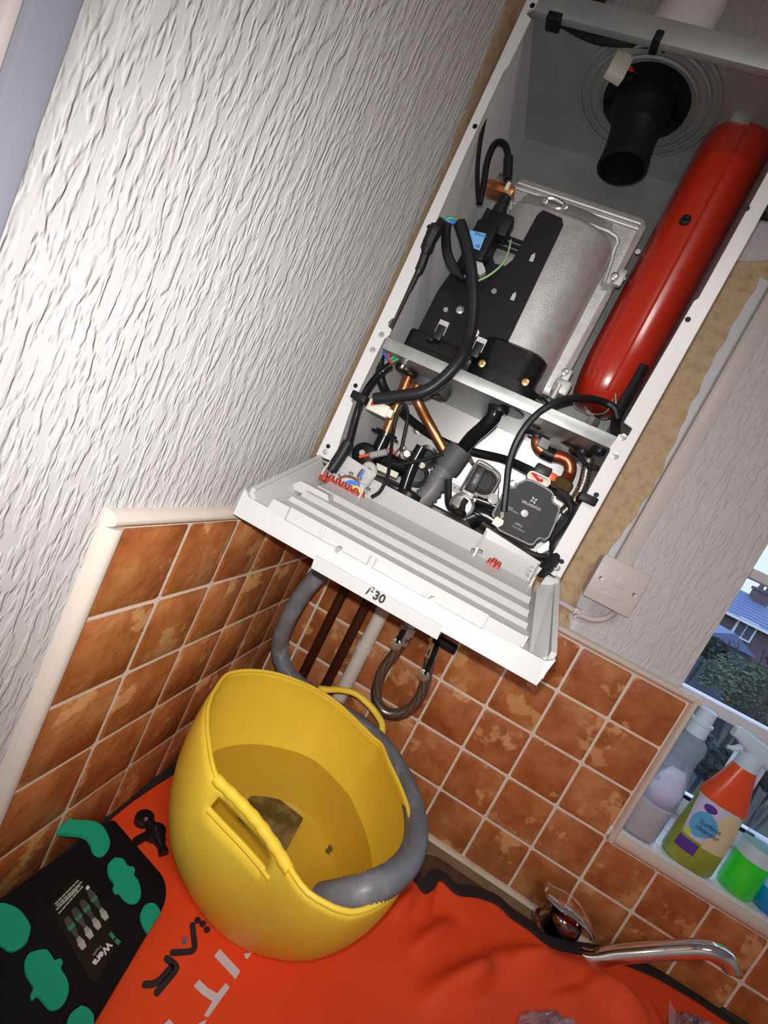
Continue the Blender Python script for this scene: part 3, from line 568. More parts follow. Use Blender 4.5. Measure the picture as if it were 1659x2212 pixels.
b = B(); lathe(b, (0.766,-1.8,6.067), (0, -.1, 1), [(0, .035), (.12, .035)], 10); build('ceramic', b, 'cream', elec)
def cable(name, pts, r, m='rubber', k=6, n=8, **kw):
    b = B(); tube(b, pts, r, n, k); return part(name, b, m, **kw)
cable('ignition_lead', [(0.612,-2.25,5.519),(0.548,-2.25,5.778),(0.447,-2.25,6.094),(0.414,-2.2,6.363),(0.45,-2.1,6.498),(0.534,-2,6.529),(0.621,-1.9,6.438),(0.736,-1.85,6.169)], .05, 'blackgloss')
cable('ignition_lead', [(0.117,-2.3,6.744),(0.205,-2.3,6.396),(0.335,-2.3,6.023),(0.481,-2.3,5.722),(0.622,-2.3,5.489)], .035, 'blackgloss')
b = B(); tube(b, [(0.605,-1.9,6.469),(0.734,-1.9,6.185)], .075, 10); part('lead_sleeve', b, 'rubber')
cable('earth_wire', [(0.859,-1.85,6.019),(1.058,-1.85,5.704),(1.244,-2.1,5.292),(1.35,-2.3,4.9),(1.296,-2.4,4.632),(1.153,-2.4,4.453),(0.999,-2.35,4.399)], .015, 'wire_earth', n=6)

# wiring looms
cable('wiring_loom', [(0.325,-2.62,3.207),(0.331,-2.62,3.657),(0.338,-2.62,3.979),(0.337,-2.62,4.281),(0.299,-2.62,4.594),(0.3,-2.6,4.793),(0.314,-2.55,4.945)], [.03, .03, .04, .07, .10, .11, .09], 'rubber', label='black heat-shrunk loom at the left flange')
b = B(); tube(b, [(0.328,-2.52,4.982),(0.365,-2.52,5.029),(0.435,-2.52,5.066),(0.51,-2.52,5.05)], .03, 6); part('wire', b, 'wire_green')
b = B(); tube(b, [(0.358,-2.54,4.959),(0.409,-2.54,5.004),(0.516,-2.54,5.013)], .03, 6); part('wire', b, 'wire_blue')
b = B(); tube(b, [(0.38,-2.5,5.053),(0.435,-2.5,5.092),(0.519,-2.5,5.072)], .025, 6); part('wire', b, 'wire_red')
cable('wiring_loom', [(0.375,-2.5,4.989),(0.461,-2.5,4.789),(0.592,-2.5,4.591),(0.743,-2.45,4.475),(0.944,-2.4,4.411)], .07, 'blackgloss')
b = B(); tube(b, [(0.942,-2.45,4.407),(0.986,-2.45,4.465),(1.037,-2.45,4.512)], .022, 6); part('wire', b, 'wire_blue')
cable('wiring_loom', [(0.57,-2.55,5.025),(0.805,-2.55,4.777),(1.009,-2.55,4.506),(1.217,-2.55,4.168),(1.353,-2.55,3.871),(1.449,-2.6,3.574),(1.492,-2.75,3.227),(1.388,-2.75,2.903),(1.223,-2.75,2.648),(0.904,-2.72,2.444),(0.585,-2.7,2.265)], .088, 'rubber', n=12, label='thick black loom crossing in front of the shelf')
b = B(); p = (0.678,-2.6,2.18); box(b, (p[0] - .17, -2.66, p[2] - .09), (p[0] + .17, -2.52, p[2] + .09), .02, rotz=0); box(b, (p[0] + .1, -2.64, p[2] - .06), (p[0] + .24, -2.54, p[2] + .06), .01); plug = part('loom_plug', b, 'cream')
b = B(); tube(b, [(0.577,-2.66,2.226),(0.589,-2.66,2.172)], .025, 6); build('wire', b, 'wire_red', plug)
cable('wiring_loom', [(0.497,-2.4,2.863),(0.392,-2.4,2.667),(0.379,-2.55,2.377),(0.433,-2.72,2.06),(0.499,-2.78,1.779),(0.545,-2.8,1.574),(0.567,-2.84,1.354),(0.544,-2.88,1.174),(0.51,-2.9,1.036)], .06, 'blackgloss', n=10)
b = B(); tube(b, [(0.548,-2.8,1.537),(0.543,-2.84,1.305),(0.523,-2.9,1.057)], .09, 10); part('loom_sleeve', b, 'rubber')
for pts, m_ in (([(0.274,-2.35,3.038),(0.389,-2.35,2.971),(0.467,-2.35,2.897)], 'wire_red'), ([(0.269,-2.35,2.998),(0.388,-2.35,2.941),(0.461,-2.35,2.925)], 'wire_blue'), ([(0.428,-2.35,2.942),(0.49,-2.35,3.013),(0.61,-2.35,3.048)], 'wire_green'), ([(0.468,-2.35,2.913),(0.539,-2.35,2.996),(0.593,-2.35,3.018)], 'wire_green'), ([(0.445,-2.4,2.918),(0.497,-2.4,2.879)], 'wire_red')):
    b = B(); tube(b, pts, .022, 6); part('wire', b, m_)
b = B(); lathe(b, (0.699,-2.45,2.977), (-.1, -.3, -1), [(0, .05), (.05, .05), (.06, .03), (.12, .03)], 8); part('earth_stud', b, 'steel')
cable('wiring_loom', [(0.085,-2,3.122),(0.191,-2,2.844),(0.367,-2,2.596),(0.53,-1.6,2.451),(0.831,-1.2,2.346),(1.233,-0.9,2.282),(1.652,-0.8,2.269),(2.125,-0.8,2.343),(2.62,-1,2.429),(2.993,-1.6,2.383),(3.104,-1.9,2.349)], .075, 'rubber', n=10, label='black loom sweeping behind the pipes to the pump')
cable('sensor_cable', [(3.814,-2,3.538),(3.705,-2,3.657),(3.532,-2,3.682),(3.294,-2.2,3.588),(3.036,-2.5,3.389),(2.839,-2.66,3.142),(2.733,-2.68,2.884),(2.698,-2.66,2.593),(2.742,-2.6,2.267),(2.855,-2.55,1.964),(2.985,-2.52,1.627)], .05, 'rubber', label='black cable arching over the shelf to the pump')
cable('vessel_cable', [(3.795,-1.9,4.388),(3.794,-1.9,4.098),(3.779,-1.9,3.726),(3.814,-1.9,3.52),(3.849,-2.2,3.302)], .07, 'rubber')
cable('sensor_cable', [(3.006,-1.3,3.035),(3.243,-1.3,3.045),(3.45,-2.2,2.878),(3.647,-2.4,2.718),(3.828,-2.5,2.712)], .032, 'rubber')
cable('sensor_cable', [(0.871,-2.2,2.431),(0.964,-2.2,2.394),(1.045,-2.2,2.25),(1.121,-2.2,1.968),(1.179,-2.2,1.757)], .028, 'rubber')
cable('sensor_cable', [(0.871,-2.2,2.431),(0.849,-2.2,2.279),(0.925,-2.2,1.997),(1.132,-2.5,1.622),(1.284,-2.75,1.369),(1.326,-2.9,1.123),(1.276,-3,0.993)], .028, 'rubber')
cable('sensor_cable', [(1.261,-2.1,1.581),(1.483,-2.1,1.751),(1.707,-2.1,1.954),(1.781,-2.1,2.013)], .03, 'rubber')
cable('sensor_cable', [(2.001,-1.9,1.693),(2.118,-1.9,1.463),(2.204,-1.9,1.341),(2.372,-2.3,1.31),(2.503,-2.4,1.325)], .06, 'rubber')
cable('sensor_cable', [(2.428,-2.3,1.548),(2.417,-2.3,1.45),(2.467,-2.3,1.32)], .045, 'rubber')
cable('mains_cable', [(3.849,-2.55,2.138),(3.887,-2.55,1.909),(3.842,-2.55,1.67),(3.82,-2.55,1.514),(3.871,-2.6,1.402),(3.838,-2.75,1.247),(3.752,-2.9,1.126)], .085, 'rubber', n=10)
cable('mains_cable', [(3.519,-2.4,2.21),(3.667,-2.4,2.19),(3.806,-2.4,2.078),(3.878,-2.4,1.897),(3.885,-2.4,1.644),(3.914,-2.4,1.438)], .055, 'rubber')
cable('mains_cable', [(2.786,-2.55,1.34),(2.989,-2.55,1.296),(3.251,-2.55,1.271),(3.568,-2.6,1.261),(3.787,-2.55,1.314)], .05, 'rubber')

# lower compartment: pipes, valves, pump
cable('copper_pipe', [(0.66, -1.6, 3.3)] + [(0.591,-1.6,2.969),(0.664,-1.6,1.934)], .095, 'copper', k=1, n=16, label='bright copper pipe dropping from the left grommet')
cable('copper_pipe', [(0.78,-1.7,3.185),(0.818,-1.7,2.871),(0.851,-1.7,2.719),(0.983,-1.7,2.594),(1.294,-1.55,2.36),(1.69,-1.5,2.082)], .085, 'copper', k=5, n=14, label='second copper pipe slanting right behind the grey coupling')
b = B(); p = (0.671,-1.6,1.92); lathe(b, (p[0], -1.6, p[2] + .03), (0, 0, -1), [(0, .2), (.07, .2), (.075, .12), (.42, .125), (.44, .16), (.5, .16), (.55, .1), (.6, .1)], 20); box(b, (p[0] - .24, -1.72, p[2] - .06), (p[0] + .24, -1.5, p[2] - .01), .02)
div = part('diverter_valve', b, 'blackgloss')
b = B(); p = (0.573,-1.95,1.442); lathe(b, (p[0], -1.7, p[2]), (0, -1, 0), [(0, .2), (.2, .21), (.26, .2), (.28, .17), (.29, .01)], 28); build('motor', b, 'black', div); b = B(); lathe(b, (p[0] - .015, -2.0, p[2] + .02), (0, -1, 0), [(0, .05), (.015, .05)], 16); build('motor_hub', b, 'whiteplastic', div)
b = B(); tube(b, [(0.557,-2.05,1.382),(0.696,-2.05,1.489)], .025, 8); build('lever', b, 'orangeplastic', div)
b = B(); tube(b, [(0.726,-2.08,1.483),(0.949,-2.08,1.655)], .055, 8); build('plug', b, 'greyplastic', div)
b = B(); tube(b, [(0.911,-2,1.671),(0.971,-2,1.74),(1.097,-2,1.66)], .012, 5); build('wire', b, 'wire_red', div)
hy = B(); tube(hy, [(0.709,-1.5,1.442),(0.951,-1.5,1.513),(1.25,-1.5,1.551),(1.423,-1.5,1.564)], .16, 14, 3); box(hy, (0.9,-1.9,1.239), tuple(a + d for a, d in zip((1.637,-1.9,1.122), (0, .8, .1))), .03)
hyd = part('hydroblock', hy, 'blackgloss')
b = B(); tube(b, [(1.392,-1.9,1.975),(1.38,-1.9,1.764),(1.393,-1.9,1.521),(1.439,-1.9,1.208)], .10, 14, 2); build('manifold', b, 'blackgloss', hyd)
for pp, r in (((1.438,-1.5,1.85), .17), ((1.451,-1.5,1.508), .17)):
    b = B(); lathe(b, pp, (.25, -1, .1), [(0, r), (.2, r), (.21, r + .02), (.26, r + .02), (.27, r * .7), (.22, r * .65), (.22, .01)], 24); build('port', b, 'blackgloss', hyd)
b = B(); lathe(b, (1.409,-1.8,1.704), (.25, -1, .1), [(0, .07), (.06, .07), (.07, .02)], 14); build('bolt', b, 'steel', hyd)
b = B(); lathe(b, (1.496,-1.75,1.7), (.25, -1, .1), [(0, .05), (.06, .05), (.07, .02)], 14); build('stud', b, 'cream', hyd)
b = B(); lathe(b, (1.026,-1.7,1.659), (.3, 0, 1), [(0, .05), (.06, .06), (.2, .06), (.22, .04)], 12); lathe(b, (1.151,-1.75,1.713), (.4, -1, .3), [(0, .09), (.1, .09), (.12, .06), (.2, .06)], 6); lathe(b, (1.172,-1.7,1.788), (.8, -.5, .2), [(0, .04), (.18, .04)], 10); build('sensor', b, 'steel', hyd)
b = B(); prism(b, [(0.849,-1.95,1.422),(1.251,-1.95,1.432),(1.254,-1.95,1.341),(0.889,-1.95,1.324)], (0, -.03, 0)); build('label', b, 'cream', hyd, smooth=0, label='cream identification label')
b = B(); lathe(b, (1.559,-2,1.248), (0, 0, -1), [(0, .2), (.1, .21), (.25, .2)], 20); box(b, (1.201,-2.1,1.233), tuple(a + d for a, d in zip((1.389,-2.1,1.161), (.02, .3, 0))), .01); build('base', b, 'rubber', hyd)
b = B(); p = (0.802,-0.14,2.285); lathe(b, (p[0], -.13, p[2]), (0, -1, 0), [(0, .07), (.04, .07), (.05, .05)], 16); part('bolt', b, 'steel')
# white bracket plate behind the valves
b = B(); box(b, (1.2, -.7, 1.15), (2.5, -.6, 1.72), .01); brk = part('bracket_plate', b, 'lightgalv', smooth=0)
b = B(); box(b, (1.97,-1,1.682), tuple(a + d for a, d in zip((2.381,-1,1.537), (0, .02, 0)))); build('label', b, 'whiteplastic', brk, smooth=0)
text('lettering', '\u2191 TOP', 'ink', brk, tuple(a + d for a, d in zip((2.147,-1,1.604), (0, -.01, 0))), (1, 0, .0), (0, 0, 1), .07)
# drain pipe, coupling and corrugated tail
cable('drain_pipe', [(2.2, -2.05, 3.0)] + [(2.164,-2.05,3.014),(2.206,-2.05,2.841),(2.127,-1.9,2.638),(2.028,-1.75,2.456),(1.962,-1.6,2.24),(1.957,-1.55,2.074)], .115, 'blackgloss', n=16)
b = B(); d0 = Vector((1.935,-1.6,2.244)); d1 = Vector((1.847,-1.6,1.83)); ax = d1 - d0; lathe(b, d0, ax, [(0, .15), (.01, .21), (ax.length * .8, .23), (ax.length, .22), (ax.length, .1)], 22)
cp = part('coupling', b, 'greyrubber'); b = B(); prism(b, [(1.968,-1.5,2.297),(2.126,-1.5,2.202),(2.212,-1.5,2.133),(2.196,-1.5,2.083),(2.089,-1.5,2.142)], (0, .3, 0)); build('tab', b, 'rubber', cp)
b = B(); corrugated(b, [(1.86,-1.6,1.871),(1.833,-1.65,1.667),(1.812,-1.7,1.382)] + [(1.66, -1.72, .95), (1.5, -1.8, .6)], .19, .03, .085, 20); part('corrugated_tail', b, 'tailgrey', smooth=70)
# heated copper elbow with clip sensor
cable('copper_elbow', [(2.93, -1.2, 3.05)] + [(2.957,-1.25,2.903),(3.046,-1.25,2.809),(3.162,-1.25,2.788),(3.298,-1.25,2.794),(3.418,-1.25,2.825),(3.545,-1.25,2.811),(3.632,-1.25,2.719),(3.656,-1.25,2.596),(3.641,-1.4,2.439)], .10, 'copperred', n=16, k=5, label='orange-red heated copper elbow above the pump')
b = B(); tube(b, [(3.109,-1.25,2.797),(3.229,-1.25,2.786),(3.314,-1.25,2.793)], .115, 12, 2); el = part('pipe_sleeve', b, 'rubber'); b = B(); p = (3.078,-1.42,2.885); box(b, (p[0] - .1, -1.45, p[2] - .08), (p[0] + .08, -1.35, p[2] + .08), .02, rotz=.3); build('sensor_clip', b, 'greyplastic', el)
b = B(); lathe(b, (3.643,-1.4,2.498), (-.15, -.1, -1), [(0, .14), (.02, .16), (.24, .16), (.26, .12)], 6); part('brass_nut', b, 'brassdull')
b = B(); tube(b, [(3.62, -1.55, 3.0)] + [(3.757,-1.55,2.97),(3.836,-1.55,2.729),(3.887,-1.55,2.513),(3.881,-1.55,2.227),(3.817,-1.55,2.007)], .08, 14, 6, uv=True); part('braided_hose', b, 'braid', label='braided steel hose at the right of the compartment')
# stepper-driven valve in the middle
b = B(); p = (2.504,-1.9,1.898); box(b, (p[0] - .22, -1.9, p[2] - .27), (p[0] + .2, -1.5, p[2] + .24), .05); stp = part('stepper_valve', b, 'greyplastic')
b = B(); lathe(b, (p[0] + .03, -1.9, p[2] + .0), (0, -1, 0), [(0, .2), (.05, .2), (.06, .17), (.04, .15), (.04, .13), (.07, .12), (.07, .02)], 28); build('dial', b, 'pumpface', stp)
b = B(); box(b, (p[0] - .19, -2.04, p[2] - .24), (p[0] - .03, -1.95, p[2] + .2), .015); build('bridge', b, 'rubber', stp)
text('lettering', 'ELTEK', 'paleink', stp, (p[0] - .11, -2.046, p[2] - .02), (0, 0, -1), (1, 0, 0), .06)
b = B(); tube(b, [(p[0] - .25, -2.0, p[2] - .26), (p[0] - .22, -2.0, p[2] + .2), (p[0] - .12, -2.0, p[2] + .27), (p[0] + .15, -2.0, p[2] + .22), (p[0] + .22, -2.0, p[2] + .12), (p[0] + .2, -2.0, p[2] - .22)], .018, 6, 5); build('wire_clip', b, 'steel', stp)
b = B(); box(b, (p[0] - .2, -2.02, p[2] - .33), (p[0] - .02, -1.92, p[2] - .23), .01); build('plug', b, 'whiteplastic', stp)
vb = B(); tube(vb, [(2.549,-1.7,1.262),(2.712,-1.7,1.429),(3.004,-1.7,1.413)], .2, 14, 3); tube(vb, [(2.542,-1.8,1.61),(2.755,-1.8,1.635),(2.947,-1.8,1.634)], .11, 12, 3); box(vb, (2.546,-2,1.433), tuple(a + d for a, d in zip((2.749,-2,1.376), (0, .3, 0))), .02); part('valve_body', vb, 'blackgloss')
b = B(); lathe(b, (2.377,-1.95,1.412), (.2, -1, .2), [(0, .2), (.1, .2), (.12, .18), (.06, .15), (.04, .01)], 26); gau = part('pressure_gauge', b, 'steel'); b = B(); tube(b, [(2.397,-2.15,1.312),(2.396,-2.15,1.423)], .03, 6); build('needle', b, 'black', gau)
b = B(); lathe(b, (2.769,-2.1,1.721), (.1, -1, .2), [(0, .085), (.05, .085), (.06, .04), (.06, .02)], 18); part('white_cap', b, 'whiteplastic')
# circulation pump
def pump_outline(sc=1.0, y=-2.3):
    # notch-cornered square, walked clockwise in (x, z)
    c = (3.28, 1.77); P = [(2.98, 2.10), (3.06, 2.20), (3.15, 2.22), (3.30, 2.215), (3.44, 2.20), (3.50, 2.17), (3.51, 2.11), (3.56, 2.06), (3.64, 2.05), (3.68, 2.01), (3.72, 1.78), (3.735, 1.58), (3.71, 1.52), (3.63, 1.51), (3.60, 1.46), (3.59, 1.38), (3.54, 1.345), (3.28, 1.34), (3.06, 1.335), (3.00, 1.36), (2.99, 1.43), (2.95, 1.47), (2.88, 1.48), (2.85, 1.52), (2.845, 1.70), (2.85, 1.92), (2.89, 1.98), (2.95, 2.01)]
    return [(c[0] + (x - c[0]) * sc, y, c[1] + (z - c[1]) * sc) for x, z in P]
b = B(); loft(b, [pump_outline(.9, -1.7), pump_outline(.98, -1.75), pump_outline(1.0, -1.85), pump_outline(1.0, -2.27), pump_outline(.985, -2.3), pump_outline(.93, -2.3), pump_outline(.92, -2.28)])
pump = part('pump', b, 'pumprim', label='grey circulation pump with a dark square face', smooth=30)
b = B(); prism(b, pump_outline(.925, -2.285), (0, -.02, 0)); build('face', b, 'pumpface', pump, smooth=0)
b = B(); lathe(b, (3.25, -.9, 1.72), (0, -1, 0), [(0, .3), (.6, .32), (.85, .36)], 20); build('motor_can', b, 'black', pump)
pf = (3.291,-2.31,1.876); text('lettering', 'GRUNDFOS', 'paleink', pump, pf, (1, 0, .0), (0, 0, 1), .055, bold=.001)
px_, pz = pf[0], pf[2] + .085
b = B()
for a in (40, 130): t = math.radians(a); prism(b, [(px_ + .05 * math.cos(t) + .012 * math.cos(t + 1.57), -2.307, pz + .05 * math.sin(t) + .012 * math.sin(t + 1.57)), (px_ - .05 * math.cos(t) + .012 * math.cos(t + 1.57), -2.307, pz - .05 * math.sin(t) + .012 * math.sin(t + 1.57)), (px_ - .05 * math.cos(t) - .012 * math.cos(t + 1.57), -2.307, pz - .05 * math.sin(t) - .012 * math.sin(t + 1.57)), (px_ + .05 * math.cos(t) - .012 * math.cos(t + 1.57), -2.307, pz + .05 * math.sin(t) - .012 * math.sin(t + 1.57))], (0, -.004, 0))
build('emblem', b, 'paleink', pump, smooth=0)
text('lettering', 'HIGH', 'paleink', pump, (3.053,-2.31,1.718), (1, 0, 0), (0, 0, 1), .032); text('lettering', 'EFFICIENCY', 'paleink', pump, (3.118,-2.31,1.69), (1, 0, 0), (0, 0, 1), .032)
text('lettering', 'UPM3', 'paleink', pump, (3.265,-2.31,1.546), (1, 0, 0), (0, 0, 1), .048); text('lettering', '15-70 CHR IB', 'paleink', pump, (3.278,-2.31,1.491), (1, 0, 0), (0, 0, 1), .034)
b = B(); lathe(b, (3.263,-2.305,1.734), (0, -1, 0), [(0, .055), (.015, .052), (.02, .01)], 18); build('indicator', b, 'whiteplastic', pump)
b = B(); prism(b, [(2.919,-2.32,1.474),(2.939,-2.32,1.523),(3.048,-2.32,1.51),(3.064,-2.32,1.45),(3.018,-2.32,1.38),(2.914,-2.32,1.395)], (0, -.1, 0)); build('plug', b, 'cream', pump, smooth=0)
for pts in ([(2.959,-2.4,1.611),(3.005,-2.4,1.521)], [(2.937,-2.38,1.712),(3.017,-2.38,1.542)]): b = B(); tube(b, pts, .014, 5, 2); build('wire', b, 'wire_grey', pump)
b = B(); tube(b, [(2.769,-2.4,1.913),(2.806,-2.4,1.811),(2.89,-2.4,1.689)], .012, 5, 4); build('wire_clip', b, 'steel', pump)
b = B(); p = (3.231,-1.9,2.293); loft(b, [[(p[0] + x, y, p[2] + z) for x, z in rrect(0, 0, .36, .15, .07)] for y in (-1.6, -1.98)] + [[(p[0] + x, y, p[2] + z) for x, z in rrect(0, 0, .31, .10, .05)] for y in (-1.98, -1.92)]); build('socket', b, 'cream', pump)
b = B(); tube(b, [(3.102,-1.95,2.345),(3.183,-1.95,2.306),(3.241,-1.95,2.28),(3.298,-1.95,2.3)], .025, 6); build('wire', b, 'wire_red', pump)
b = B(); p = (3.23,-1.8,2.418); box(b, (p[0] - .12, -1.95, p[2] - .08), (p[0] + .12, -1.6, p[2] + .1), .02); box(b, (3.425,-1.9,2.31), tuple(a + d for a, d in zip((3.579,-1.9,2.269), (0, .3, 0))), .02); build('latch', b, 'rubber', pump)
b = B(); p = (3.396,-1.8,2.419); box(b, (p[0] - .07, -1.85, p[2] - .06), (p[0] + .07, -1.6, p[2] + .06), .02); build('seal', b, 'orangeplastic', pump)
b = B(); prism(b, [(3.652,-2.2,1.343),(3.75,-2.2,1.533),(3.831,-2.2,1.445),(3.729,-2.2,1.291)], (0, .05, 0)); part('tab', b, 'lightgalv', smooth=0)
screw('screw', (2.918,-2.2,2.047), (0, -1, 0), .06, pump)

# ---------------------------------------------------------------- fold-down control panel, hinged at the boiler's bottom edge
PROF = [(-2.72, .96), (-2.72, 1.215), (-2.78, 1.215), (-2.84, 1.08), (-2.95, .95), (-3.15, .87), (-3.38, .84), (-3.45, .765), (-3.73, .745), (-3.80, .675), (-4.05, .665), (-4.10, .61), (-4.36, .595), (-4.39, .625), (-4.44, .625)]
def under(y): return .80 - .53 * (-2.7 - y) / 1.8
b = B()
ring = PROF + [(-4.44, under(-4.44) + .03), (-2.72, under(-2.72) + .05)]
loft(b, [[(x, y, z) for y, z in ring] for x in (.62, 3.74)])
cpn = part('control_panel', b, 'whiteplastic', smooth=25, label='white fold-down control panel with stepped ridges')
# side walls, channels and the drooping outer shell
b = B()
for (xa, xb) in (((.17, .24), (.27, .33)), ((4.05, 3.98), (4.06, 4.0))):
    loft(b, [[(xa[0], -2.68, .82), (xa[0], -2.68, 1.17), (xa[1], -2.68, 1.17), (xa[1], -2.68, .82)], [(xb[0], -4.40, .30), (xb[0], -4.40, .60), (xb[1], -4.40, .60), (xb[1], -4.40, .30)]])
# inner sloping faces of the side walls
loft(b, [[(.24, -2.7, 1.14), (.46, -2.7, .86), (.24, -2.7, .82)], [(.33, -4.44, .57), (.52, -4.44, .38), (.33, -4.44, .3)]])
loft(b, [[(3.98, -2.7, 1.14), (3.80, -2.95, .95), (3.98, -2.7, .82)], [(3.985, -4.44, .55), (3.86, -4.44, .38), (3.985, -4.44, .3)]])
# floor plate under everything
loft(b, [[(.2, -2.68, .78), (4.05, -2.68, .78), (4.05, -2.68, .84), (.2, -2.68, .84)], [(.3, -4.46, .27), (4.02, -4.46, .27), (4.02, -4.46, .34), (.3, -4.46, .34)]])
# front wall, lower at the channels, chamfered at the right corner
FW_ = [(.27, .255), (4.0, .255), (4.055, .56), (3.98, .50), (3.70, .50), (3.70, .625), (3.30, .625), (3.30, .47), (.84, .47), (.84, .625), (.62, .625), (.60, .50), (.33, .50), (.24, .57)]
prism(b, [(x, -4.44 - (.06 if z < .3 else 0), z) for x, z in FW_], (0, -.05, 0))
build('panel_shell', b, 'whiteplastic', cpn, smooth=25)
b = B(); box(b, (.84, -4.45, .44), (3.30, -4.36, .475), .01); box(b, (.84, -4.385, .46), (3.30, -4.35, .60))
for x in (1.3, 1.95, 2.62): box(b, (x - .02, -4.46, .47), (x + .02, -4.38, .60), .006)
loft(b, [[(1.95 + .05 * math.cos(t), -4.43 + .05 * math.sin(t), z) for t in (2 * math.pi * i / 12 for i in range(12))] for z in (.44, .58)])
build('front_recess', b, 'whiteplastic', cpn, smooth=30)
for p in ((1.573,-4.5,0.474), (2.716,-4.5,0.484)): screw('screw', p, (0, -1, .5), .045, cpn)
b = B(); bp_ = [(1.373,-4.56,0.31),(2.941,-4.56,0.313),(2.948,-4.56,0.161),(1.394,-4.56,0.159)]; prism(b, bp_, (0, .09, 0)); build('badge_plate', b, 'whiteplastic', cpn, smooth=0, label='white badge plate reading i2 30')
bx = Vector((2.196,-4.57,0.245)) - Vector((2.053,-4.57,0.244)); by = Vector(bp_[0]) - Vector(bp_[3])
text('lettering', 'i', 'ink', cpn, (2.071,-4.567,0.253), (1, 0, 0), (0, 0, 1), .12, shear=.2, bold=.003); text('lettering', '2', 'ink', cpn, (2.117,-4.567,0.287), (1, 0, 0), (0, 0, 1), .08)
text('lettering', '30', 'ink', cpn, (2.215,-4.567,0.25), (1, 0, 0), (0, 0, 1), .135, bold=.004)
# raised block at the left of the ridges
b = B(); q = [(0.467,-3.62,0.819),(0.885,-3.62,0.823),(0.986,-3.62,0.678),(0.325,-3.62,0.674)]; prism(b, q, (0, .22, 0)); build('raised_block', b, 'whiteplastic', cpn, smooth=0)
# wiring pockets with terminal strips
def pocket(x0, x1, zt, zt2):
    b = B(); prism(b, [(x0, -2.76, .95), (x1, -2.76, .95), (x1, -2.76, zt2), (x0, -2.76, zt)], (0, -.03, 0))
    prism(b, [(x0, -2.76, .95), (x0, -2.76, zt), (x0, -3.02, 1.05), (x0, -3.02, .9)], (.03, 0, 0)); prism(b, [(x1, -2.76, .95), (x1, -2.76, zt2), (x1, -3.05, 1.05), (x1, -3.05, .9)], (-.03, 0, 0))
    build('wiring_pocket', b, 'whiteplastic', cpn, smooth=0)
pocket(.45, 1.14, 1.37, 1.30); pocket(2.88, 3.72, 1.33, 1.24)
b = B(); prism(b, [(0.68,-2.95,1.1),(1.113,-2.95,1.09),(1.191,-2.95,0.966),(1.159,-2.95,0.906),(0.817,-2.95,0.906)], (0, .1, 0)); build('terminal_base', b, 'whiteplastic', cpn, smooth=0)
TP = [(700, 1028), (715, 1035), (729, 1044), (742, 1051), (754, 1058), (766, 1064), (780, 1071)]
for i, p in enumerate([(0.498,-2.98,0.935),(0.608,-2.98,0.936),(0.721,-2.98,0.932),(0.824,-2.98,0.931),(0.929,-2.98,0.924),(1.024,-2.98,0.934),(1.125,-2.98,0.933)]):
    b = B(); box(b, (p[0] - .055, p[1] - .05, p[2] - .06), (p[0] + .05, p[1] + .05, p[2] + .02), .012); lathe(b, (p[0], p[1], p[2]), (0, 0, 1), [(0, .042), (.075, .038), (.08, .02), (.05, .015)], 10); build('terminal', b, 'terminal', cpn)
for i, p in enumerate([(3.12,-3,0.95),(3.168,-3,0.976),(3.235,-3,0.963)]):
    b = B(); box(b, (p[0] - .035, p[1] - .04, p[2] - .16), (p[0] + .03, p[1] + .04, p[2] + .0), .01); lathe(b, (p[0], p[1], p[2]), (0, 0, 1), [(0, .032), (.05, .03), (.055, .012)], 10); build('terminal', b, 'terminal', cpn)
for pts, m_ in (([(0.71,-2.95,1.01),(0.77,-2.95,1.077),(0.871,-2.95,1.111),(0.966,-2.95,1.106),(1.021,-2.95,1.059)], 'wire_brown'), ([(0.828,-2.97,0.993),(0.879,-2.97,1.047),(0.959,-2.97,1.072),(1.029,-2.97,1.055)], 'wire_blue'), ([(0.843,-2.97,0.978),(0.9,-2.97,1.035),(0.971,-2.97,1.048),(1.032,-2.97,1.034)], 'wire_blue'), ([(0.948,-2.98,0.978),(0.992,-2.98,1.014),(1.047,-2.98,1.012),(1.095,-2.98,0.977)], 'wire_yellow'), ([(0.919,-2.85,1.148),(0.927,-2.85,1.226),(0.94,-2.85,1.277)], 'wire_brown'), ([(0.941,-2.85,1.136),(0.952,-2.85,1.223),(0.953,-2.85,1.284)], 'wire_blue')):
    b = B(); tube(b, pts, .022, 6); build('wire', b, m_, cpn)
b = B(); tube(b, [(0.873,-2.6,1.249),(0.91,-2.6,1.352),(0.991,-2.6,1.352),(1.057,-2.6,1.269)], .06, 10); build('cable', b, 'wire_grey', cpn)
for p in ((0.837,-2.95,1.146), (0.694,-2.92,1.049), (0.985,-2.95,1.145), (1.181,-3,1.063), (2.861,-3,0.98), (2.947,-3,1.012)): screw('screw', p, (0, -.5, 1), .035, cpn)
b = B(); prism(b, [(3.617,-2.96,1.2),(3.747,-2.96,1.188),(3.708,-2.96,0.972),(3.606,-2.96,0.979)], (0, .02, 0)); build('cable_label', b, 'whiteplastic', cpn, smooth=0, label='white cable label printed 09 41 51 05/02/2020')
lx = Vector((3.622,-2.97,1.19)) - Vector((3.62,-2.97,1.002))
text('lettering', '09 41 51', 'ink', cpn, (3.636,-2.965,1.086), tuple(lx), tuple(Vector((0, 1, 0)).cross(lx) * -1), .05); text('lettering', '05/02/2020', 'ink', cpn, (3.688,-2.965,1.087), tuple(lx), tuple(Vector((0, 1, 0)).cross(lx) * -1), .045)
b = B(); prism(b, [(3.849,-2.9,1.116),(3.999,-2.9,1.15),(4.095,-2.9,0.939),(3.822,-2.9,0.912)], (0, .06, 0)); build('corner_gusset', b, 'whiteplastic', cpn, smooth=0)
b = B(); box(b, (3.763,-2.75,1.264), tuple(a + d for a, d in zip((3.939,-2.75,1.231), (0, -.06, 0))), .02); build('hinge_block', b, 'whiteplastic', cpn)

